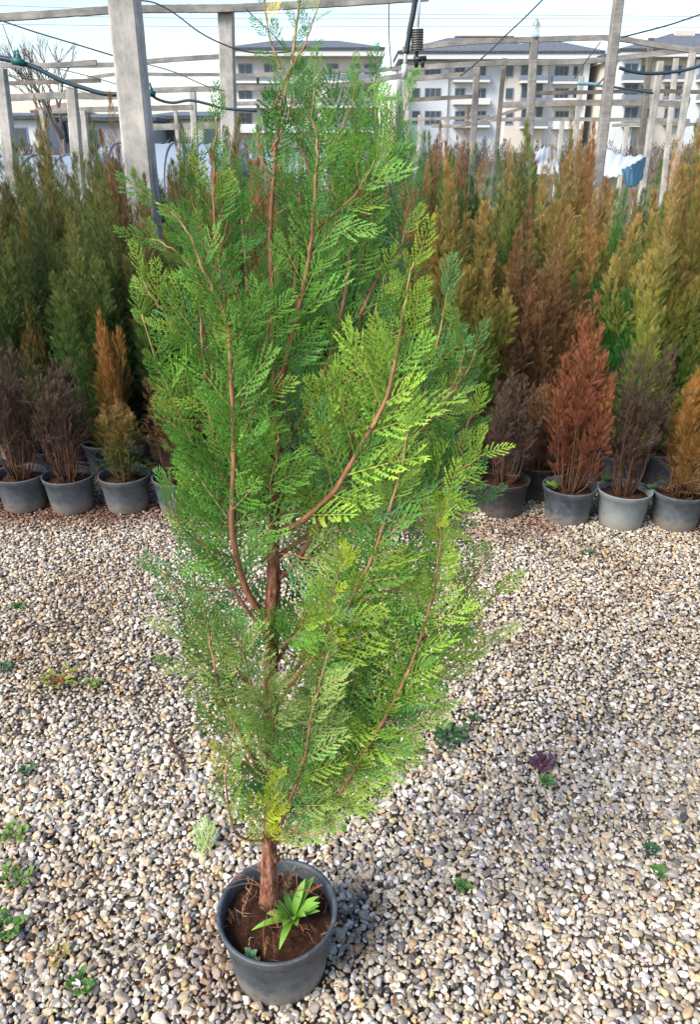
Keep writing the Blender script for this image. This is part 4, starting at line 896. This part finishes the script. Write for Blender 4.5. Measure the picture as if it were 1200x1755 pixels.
# hanging sprinkler
D = 6.0; p = at(716, 40, D); sp = thing('hanging_sprinkler', 'hanging sprinkler with a striped cream weight on a black hose, above the conifer right side', 'sprinkler', tuple(p))
P = smooth_path([at(x, y, D) for x, y in ((713, -10), (709, 20), (703, 50), (699, 75), (697, 92))], 20); V, Fl = tube(P, .018, 10); MB().add(V, Fl).build('hose', M['cable'], sp, p)
V, Fl = tube(smooth_path([at(x, y, D) for x, y in ((699, 60), (696, 90), (694, 112))], 8), .012, 8); MB().add(V, Fl).build('grey_tube', M['tubeplastic'], sp, p)
V, Fl = tube(np.array([at(694, 110, D), at(693, 136, D)]), .02, 10); MB().add(V, Fl).build('coupling', M['tubeplastic'], sp, p)
V, Fl = tube(np.array([at(720, -10, D), at(718, 20, D), at(716, 52, D)]), .009, 8); MB().add(V, Fl).build('drop_tube', M['tubeplastic'], sp, p)
a0, a1 = at(716, 49, D), at(715, 88, D)
V, Fl = tube(np.linspace(a0, a1, 12), .036, 14); wt = MB().add(V, Fl).build('weight', M['cream'], sp, p)
rg = MB()
for k in range(9):
    c = a0 + (a1 - a0) * (.07 + .86 * k / 8); V, Fl = tube(np.array([c + [0, 0, .0045], c - [0, 0, .0045]]), .041, 14); rg.add(V, Fl)
rg.build('rings', M['blackplastic'], wt, p)
V, Fl = tube(np.array([at(715, 88, D), at(714, 96, D)]), .012, 8); hd = MB().add(V, Fl)
V, Fl = tube(np.array([at(709, 102, D), at(731, 100, D)]), .016, 8); hd.add(V, Fl); V, Fl = tube(np.array([at(714, 94, D), at(714, 116, D)]), .014, 8); hd.add(V, Fl); V, Fl = tube(np.array([at(726, 98, D), at(724, 116, D)]), .012, 8); hd.add(V, Fl)
hd.build('nozzle', M['blackplastic'], sp, p)
# clear bottle on a pole
p = at(918, 66, 8.6); o = thing('pole_cap', 'clear plastic bottle set over the top of the pale grey pole', 'bottle', tuple(p))
V, Fc = lathe([(0, .0), (.034, 0), (.038, .03), (.034, .07), (.038, .10), (.03, .125), (.014, .145), (.013, .16), (0, .16)], 16); MB().add(V + p, Fc).build('bottle', M['glassy'], o, p)

# ------------------------------------------------------------------ things between frame and blocks
def tunnel(x0, x1, y_top, D, label, depth=14):
    a, b = at(x0, y_top, D), at(x1, y_top, D); h = a[2]; o = thing('film_tunnel', label, 'greenhouse', ((a[0] + b[0]) / 2, D, 0), 'white film tunnels'); loc = np.array([(a[0] + b[0]) / 2, D, 0])
    n = 25; xs = np.linspace(a[0], b[0], n); prof = [(0, 0)] + [(depth / 8 * (1 - math.cos(t)), max(.3, h) * math.sin(t) ** .7) for t in np.linspace(.15, np.pi - .15, 14)] + [(depth / 4, 0)]
    V = np.array([[x, D + q[0], q[1] * (1 + .02 * math.sin(k * 3.1))] for k, x in enumerate(xs) for q in prof]); m = len(prof)
    i, j = np.meshgrid(np.arange(n - 1), np.arange(m - 1), indexing='ij'); i = i.ravel(); j = j.ravel()
    MB().add(V, [np.stack([i * m + j, (i + 1) * m + j, (i + 1) * m + j + 1, i * m + j + 1], 1), np.array([np.arange(m)]), np.array([np.arange(m)[::-1] + (n - 1) * m])]).build('film', M['plastic_film'], o, loc)
    rb = MB()
    for k in range(2, n - 1, 5):
        Q = np.array([[xs[k], D + q[0], q[1] * 1.015] for q in prof]); V, Fl = tube(Q, .03, 5); rb.add(V, Fl)
    rb.build('hoops', M['winframe'], o, loc)
tunnel(150, 395, 246, 22, 'long white film tunnel behind the posts left of the conifer')
tunnel(-120, 150, 268, 20, 'low white film tunnel at far left behind the dark columns')
tunnel(420, 720, 262, 24, 'white film tunnel behind the top foliage of the conifer')
# tarpaulins
def sheet(pts, D, mname, label, name='tarpaulin', amp=.012):
    P = np.array([at(x, y, d) for x, y, d in pts]).reshape(2, -1, 3); n = 24; top = smooth_path(P[0], n); bot = smooth_path(P[1], n); m = 14; V = []
    for t in np.linspace(0, 1, m):
        row = top * (1 - t) + bot * t; row = row + np.stack([np.zeros(n), amp * np.sin(np.arange(n) * .9 + t * 5) * np.cos(t * 6 + np.arange(n) * .3), amp * .7 * np.sin(np.arange(n) * 1.3 + t * 3)], 1); V.append(row)
    V = np.concatenate(V); i, j = np.meshgrid(np.arange(m - 1), np.arange(n - 1), indexing='ij'); i = i.ravel(); j = j.ravel(); Fq = np.stack([i * n + j, i * n + j + 1, (i + 1) * n + j + 1, (i + 1) * n + j], 1)
    o = MB().add(V, Fq).build(name, M[mname], None, V[0]); s = o.modifiers.new('solid', 'SOLIDIFY'); s.thickness = .006
    return tag(o, label, 'tarpaulin')
sheet([(1030, 245, 8.2), (1055, 262, 8), (1080, 268, 7.9), (1106, 266, 7.6), (1020, 300, 7.6), (1050, 305, 7.3), (1066, 300, 7.0), (1084, 290, 6.9)], 8, 'tarp', 'crumpled white sheet draped behind the shrubs right of the slanting pole')
sheet([(1066, 292, 6.95), (1085, 282, 6.95), (1108, 268, 7.2), (1074, 322, 6.8), (1090, 318, 6.85), (1102, 305, 7.0)], 7, 'bluetarp', 'blue-grey sheet hanging beneath the crumpled white one', amp=.008)
sheet([(918, 262, 9), (935, 252, 9), (955, 258, 9), (905, 300, 8.4), (930, 300, 8.4), (958, 300, 8.4)], 9, 'tarp', 'white plastic sheet glimpsed between the brown shrub tops left of the slanting pole')
# bare tree
tl = at(110, 245, 34); tl[2] = 0; bt = thing('bare_tree', 'leafless tree beyond the frame at upper left', 'tree', tuple(tl)); tb = MB(); br = MB()
def grow(p, d, L, r_, lv, mb):
    q = p + d * L; V, Fl = tube(smooth_path([p, (p + q) / 2 + rng.normal(0, L * .04, 3), q], 6), np.linspace(r_, r_ * .65, 6), 6); (tb if lv == 0 else br).add(V, Fl)
    if lv >= 5: return
    for k in range(3 if lv else 4):
        a = rng.uniform(0, 6.28); s = rng.uniform(.3, .62); dd = nrm(d + s * np.array([math.cos(a), math.sin(a), rng.uniform(-.1, .3)])); grow(p + d * L * (rng.uniform(.55, 1) if k else 1), dd, L * rng.uniform(.6, .8), r_ * .6, lv + 1, mb)
grow(tl, np.array([0, 0, 1.]), 2.1, .10, 0, None)
tb.build('trunk', M['barktree'], bt, tl); br.build('branches', M['barktree'], bt, tl)

# ------------------------------------------------------------------ apartment blocks
def X_at(px, D, py=150): return at(px, py, D)[0]
def Z_at(py, D): return at(600, py, D)[2]
def hip(x0, x1, y0, y1, z0, z1, inset):
    ym = (y0 + y1) / 2; V = np.array([[x0, y0, z0], [x1, y0, z0], [x1, y1, z0], [x0, y1, z0], [x0 + inset, ym, z1], [x1 - inset, ym, z1], [x0 + .1, y0 + .1, z0 - .25], [x1 - .1, y0 + .1, z0 - .25], [x1 - .1, y1 - .1, z0 - .25], [x0 + .1, y1 - .1, z0 - .25]], float)
    return V, [np.array([[0, 1, 5, 4], [2, 3, 4, 5], [0, 6, 7, 1], [1, 7, 8, 2], [2, 8, 9, 3], [3, 9, 6, 0], [6, 9, 8, 7]]), np.array([[1, 2, 5], [3, 0, 4]])]
class Block:
    def __init__(s, label, D, px0, px1, eave, depth=13, wall='white_wall'):
        s.D = D; s.x0, s.x1 = X_at(px0, D, eave), X_at(px1, D, eave); s.ze = Z_at(eave, D); s.loc = np.array([(s.x0 + s.x1) / 2, D, 0])
        s.o = thing('apartment_block', label, 'apartment block', tuple(s.loc), 'apartment blocks behind the nursery'); s.dep = depth
        MB().add(*box(s.x0, s.x1, D, D + depth, -.2, s.ze)).build('wall', M[wall], s.o, s.loc, False)
        s.bodies = 0
    def bay(s, px0, px1, py0, py1, proud, m, name='bay'):
        MB().add(*box(X_at(px0, s.D, py0), X_at(px1, s.D, py0), s.D - proud, s.D + .3, max(-.1, Z_at(py1, s.D)), Z_at(py0, s.D))).build(name, M[m], s.o, s.loc, False)
    def eave(s, ov=.8, h=.55, px0=None, px1=None, dy=0):
        x0 = s.x0 - ov if px0 is None else X_at(px0, s.D, 98); x1 = s.x1 + ov if px1 is None else X_at(px1, s.D, 98)
        MB().add(*box(x0, x1, s.D - 1.3 - dy, s.D + s.dep + ov, s.ze + .004, s.ze + h)).build('eave', M['band'], s.o, s.loc, False); s.zt = s.ze + h
    def roof(s, top, ov=1.0, inset=4, px0=None, px1=None, dy=0, dep=None):
        x0 = s.x0 - ov if px0 is None else X_at(px0, s.D, 95); x1 = s.x1 + ov if px1 is None else X_at(px1, s.D, 95)
        ym = s.D + (dep or s.dep) / 2; V, Fl = hip(x0, x1, s.D - 1.5 - dy, s.D + (dep or s.dep) + ov, s.zt + .26, Z_at(top, ym), inset)
        return MB().add(V, Fl).build('roof', M['slate'], s.o, s.loc, False)
    def win(s, px0, px1, py0, py1, proud=0.0, n=2):
        x0, x1, z1, z0 = X_at(px0, s.D, py0), X_at(px1, s.D, py0), Z_at(py0, s.D), Z_at(py1, s.D); y = s.D - proud
        f = MB(); t = .09; Y = (y - .07, y + .02)
        f.add(*box(x0, x1, *Y, z1 - t, z1)); f.add(*box(x0, x1, *Y, z0, z0 + t))
        for k in range(n + 1):
            xc = x0 + (x1 - x0 - t) * k / n; f.add(*box(xc, xc + t, Y[0] + .003, Y[1], z0 + t, z1 - t))
        w_ = f.build('window', M['winframe'], s.o, s.loc, False)
        MB().add(*box(x0 + .02, x1 - .02, y - .03, y + .01, z0 + .02, z1 - .02)).build('pane', M['glass'], w_, s.loc, False)
    def balcony(s, px0, px1, py_floor, hpx=11, proud=1.3, m='band'):
        x0, x1, z = X_at(px0, s.D, py_floor), X_at(px1, s.D, py_floor), Z_at(py_floor, s.D); h = Z_at(py_floor - hpx, s.D) - z
        b = MB().add(*box(x0, x1, s.D - proud, s.D + .05, z - .22, z)).build('balcony', M['band'], s.o, s.loc, False)
        r = MB(); r.add(*box(x0, x1, s.D - proud, s.D - proud + .1, z + .002, z + h)); r.add(*box(x0, x0 + .1, s.D - proud + .1, s.D, z + .002, z + h)); r.add(*box(x1 - .1, x1, s.D - proud + .1, s.D, z + .002, z + h))
        r.build('parapet', M[m], b, s.loc, False)
# left block
A = Block('cream and white apartment block with two low slate peaks, behind the conifer top', 95, 392, 650, 98, wall='cream_wall')
A.eave(.8, .5, 388, 658); r1 = A.roof(70, 1, 5, 386, 660, 0, 6)
MB().add(*box(X_at(538, 97, 78), X_at(550, 97, 78), 97, 98.5, Z_at(96, 97), Z_at(74, 97))).build('chimney', M['band'], r1, A.loc, False)
for py in (109, 152, 193):
    for a, b_ in ((408, 432), (452, 474), (500, 520), (560, 580), (600, 618), (624, 646)):
        A.win(a, b_, py, py + 24)
for py in (140, 182, 224):
    A.balcony(392, 442, py, 11, 1.4, 'rail' if py == 140 else 'band'); A.balcony(446, 482, py, 11, 1.2, 'rail'); A.balcony(555, 652, py, 11, 1.5, 'rail'); A.balcony(492, 530, py, 11, 1.0, 'band')
# centre block
B = Block('long white apartment block with slate roof and roof terrace in the centre right', 100, 690, 1012, 104)
B.bay(872, 940, 105, 262, .5, 'cream_wall'); B.bay(700, 770, 105, 262, .35, 'white_wall'); B.bay(1000, 1010, 105, 262, .8, 'white_wall', 'pilaster')
B.eave(1, .5, 682, 1026, .6); rb_ = B.roof(66, 1, 6, 680, 1030, .6, 8)
pt_ = MB(); pt_.add(*box(X_at(785, 104, 60), X_at(878, 104, 60), 104, 109, Z_at(76, 104), Z_at(63, 104))); pt_.add(*box(X_at(780, 104, 60), X_at(882, 104, 60), 103.5, 109.5, Z_at(63, 104) + .003, Z_at(60, 104))); pt_.add(*box(X_at(845, 106, 55), X_at(860, 106, 55), 106, 107.5, Z_at(59.9, 106), Z_at(52, 106))); pt_.build('penthouse', M['cream_wall'], B.o, B.loc, False)
for (a, b_) in ((862, 874), (888, 896)):
    q0, q1 = X_at(a, 101.5, 77), X_at(b_, 101.5, 77); z_ = Z_at(79, 101.5); MB().add(*box(q0, q1, 101, 102.4, z_ - .5, z_ + .35)).build('skylight', M['band'], rb_, B.loc, False)
for py in (113, 151, 190):
    for a, b_, pr, n in ((728, 756, .35, 3), (780, 798, 0, 2), (816, 834, 0, 2), (866, 880, .5, 1), (952, 976, 0, 3), (984, 992, 0, 1), (706, 720, .35, 1)):
        B.win(a, b_, py, py + (20 if py < 180 else 24), pr, n)
    B.win(893, 912, py - 8, py + 24, .5, 1); B.win(918, 930, py - 8, py + 24, .5, 1)
    B.balcony(889, 934, py + 27, 9, 1.7, 'rail'); B.balcony(945, 992, py + 28, 10, 1.2, 'rail' if py == 113 else 'band'); B.balcony(776, 838, py + 25, 7, 1.1, 'rail' if py != 151 else 'band')
# right block
Cc = Block('cream apartment block with a cream chimney at the right edge', 92, 1064, 1330, 100, wall='cream_wall')
Cc.bay(1062, 1095, 103, 268, 1.0, 'white_wall'); Cc.bay(1190, 1230, 103, 268, .8, 'white_wall')
Cc.eave(.8, .45, 1056, 1340, .4); rc = Cc.roof(58, 1, 7, 1052, 1345, .4, 8)
ch = MB(); ch.add(*box(X_at(1162, 95, 65), X_at(1180, 95, 65), 95, 97, Z_at(92, 95), Z_at(62, 95))); ch.add(*box(X_at(1157, 95, 58), X_at(1190, 95, 58), 94.6, 97.4, Z_at(62, 95) + .003, Z_at(53, 95))); ch.build('chimney', M['cream_wall'], rc, Cc.loc, False)
for py in (112, 147, 186):
    Cc.win(1066, 1090, py - 2, py + 22, 1.0, 2)
    for a, b_, n in ((1102, 1114, 2), (1140, 1152, 2), (1158, 1170, 2), (1240, 1260, 2)): Cc.win(a, b_, py, py + 20, 0, n)
    Cc.win(1196, 1214, py, py + 22, .8, 2); Cc.balcony(1060, 1098, py + 28, 11, 2.0, 'rail'); Cc.balcony(1136, 1176, py + 25, 7, .9, 'rail'); Cc.balcony(1188, 1236, py + 26, 9, 1.9, 'rail')
# low houses at far left
def house(px0, px1, eave, ridge, D, label, wm, rm):
    x0, x1 = X_at(px0, D, eave), X_at(px1, D, eave); loc = np.array([(x0 + x1) / 2, D, 0]); o = thing('low_house', label, 'house', tuple(loc), 'low houses at far left'); ze, zr = Z_at(eave, D), Z_at(ridge, D)
    wl = MB().add(*box(x0, x1, D, D + 7, -.2, ze)).build('wall', M[wm], o, loc, False)
    V, Fl = hip(x0 - .5, x1 + .5, D - .6, D + 7.6, ze + .26, zr, 1.5); MB().add(V, Fl).build('roof', M[rm], o, loc, False)
    n = max(2, int((x1 - x0) / 3)); z0, z1 = ze * .45, ze * .85
    for k in range(n):
        xc = x0 + (x1 - x0) * (k + .5) / n; wn = MB().add(*box(xc - .55, xc + .55, D - .08, D + .02, z0, z1)).build('window', M['winframe'], o, loc, False); MB().add(*box(xc - .47, xc + .47, D - .1, D - .078, z0 + .08, z1 - .08)).build('pane', M['glass'], wn, loc, False)
house(66, 112, 196, 172, 70, 'low house with a pale tiled hipped roof under the bare tree', 'cream_wall', 'redroof')
house(-60, 60, 205, 190, 64, 'long low grey-roofed house at the left edge', 'white_wall', 'slate')
house(118, 260, 208, 192, 62, 'long low slate-roofed house behind the thick post', 'grey_wall', 'slate')
house(262, 390, 205, 188, 66, 'low slate-roofed house between the two concrete posts', 'cream_wall', 'slate')
# hedge line and bare brush in front of the houses
hb = MB()
for k in range(2600):
    x = rng.uniform(-26, 30); y = rng.uniform(38, 46); h = rng.uniform(.4, 1.5); p = np.array([x, y, rng.uniform(0, .7)])
    d = nrm(np.array([rng.normal(0, .35), rng.normal(0, .35), 1])); c = lin(*[(96, 92, 98), (112, 104, 104), (84, 90, 80), (120, 110, 96)][rng.integers(0, 4)])
    place_frond(hb, FRB[k % 3], p, d, rng.normal(size=3), h, c, c, 1.6)
tag(hb.build('brush', M['shrub']), 'grey leafless brush along the far edge of the nursery', 'brush', kind='stuff')
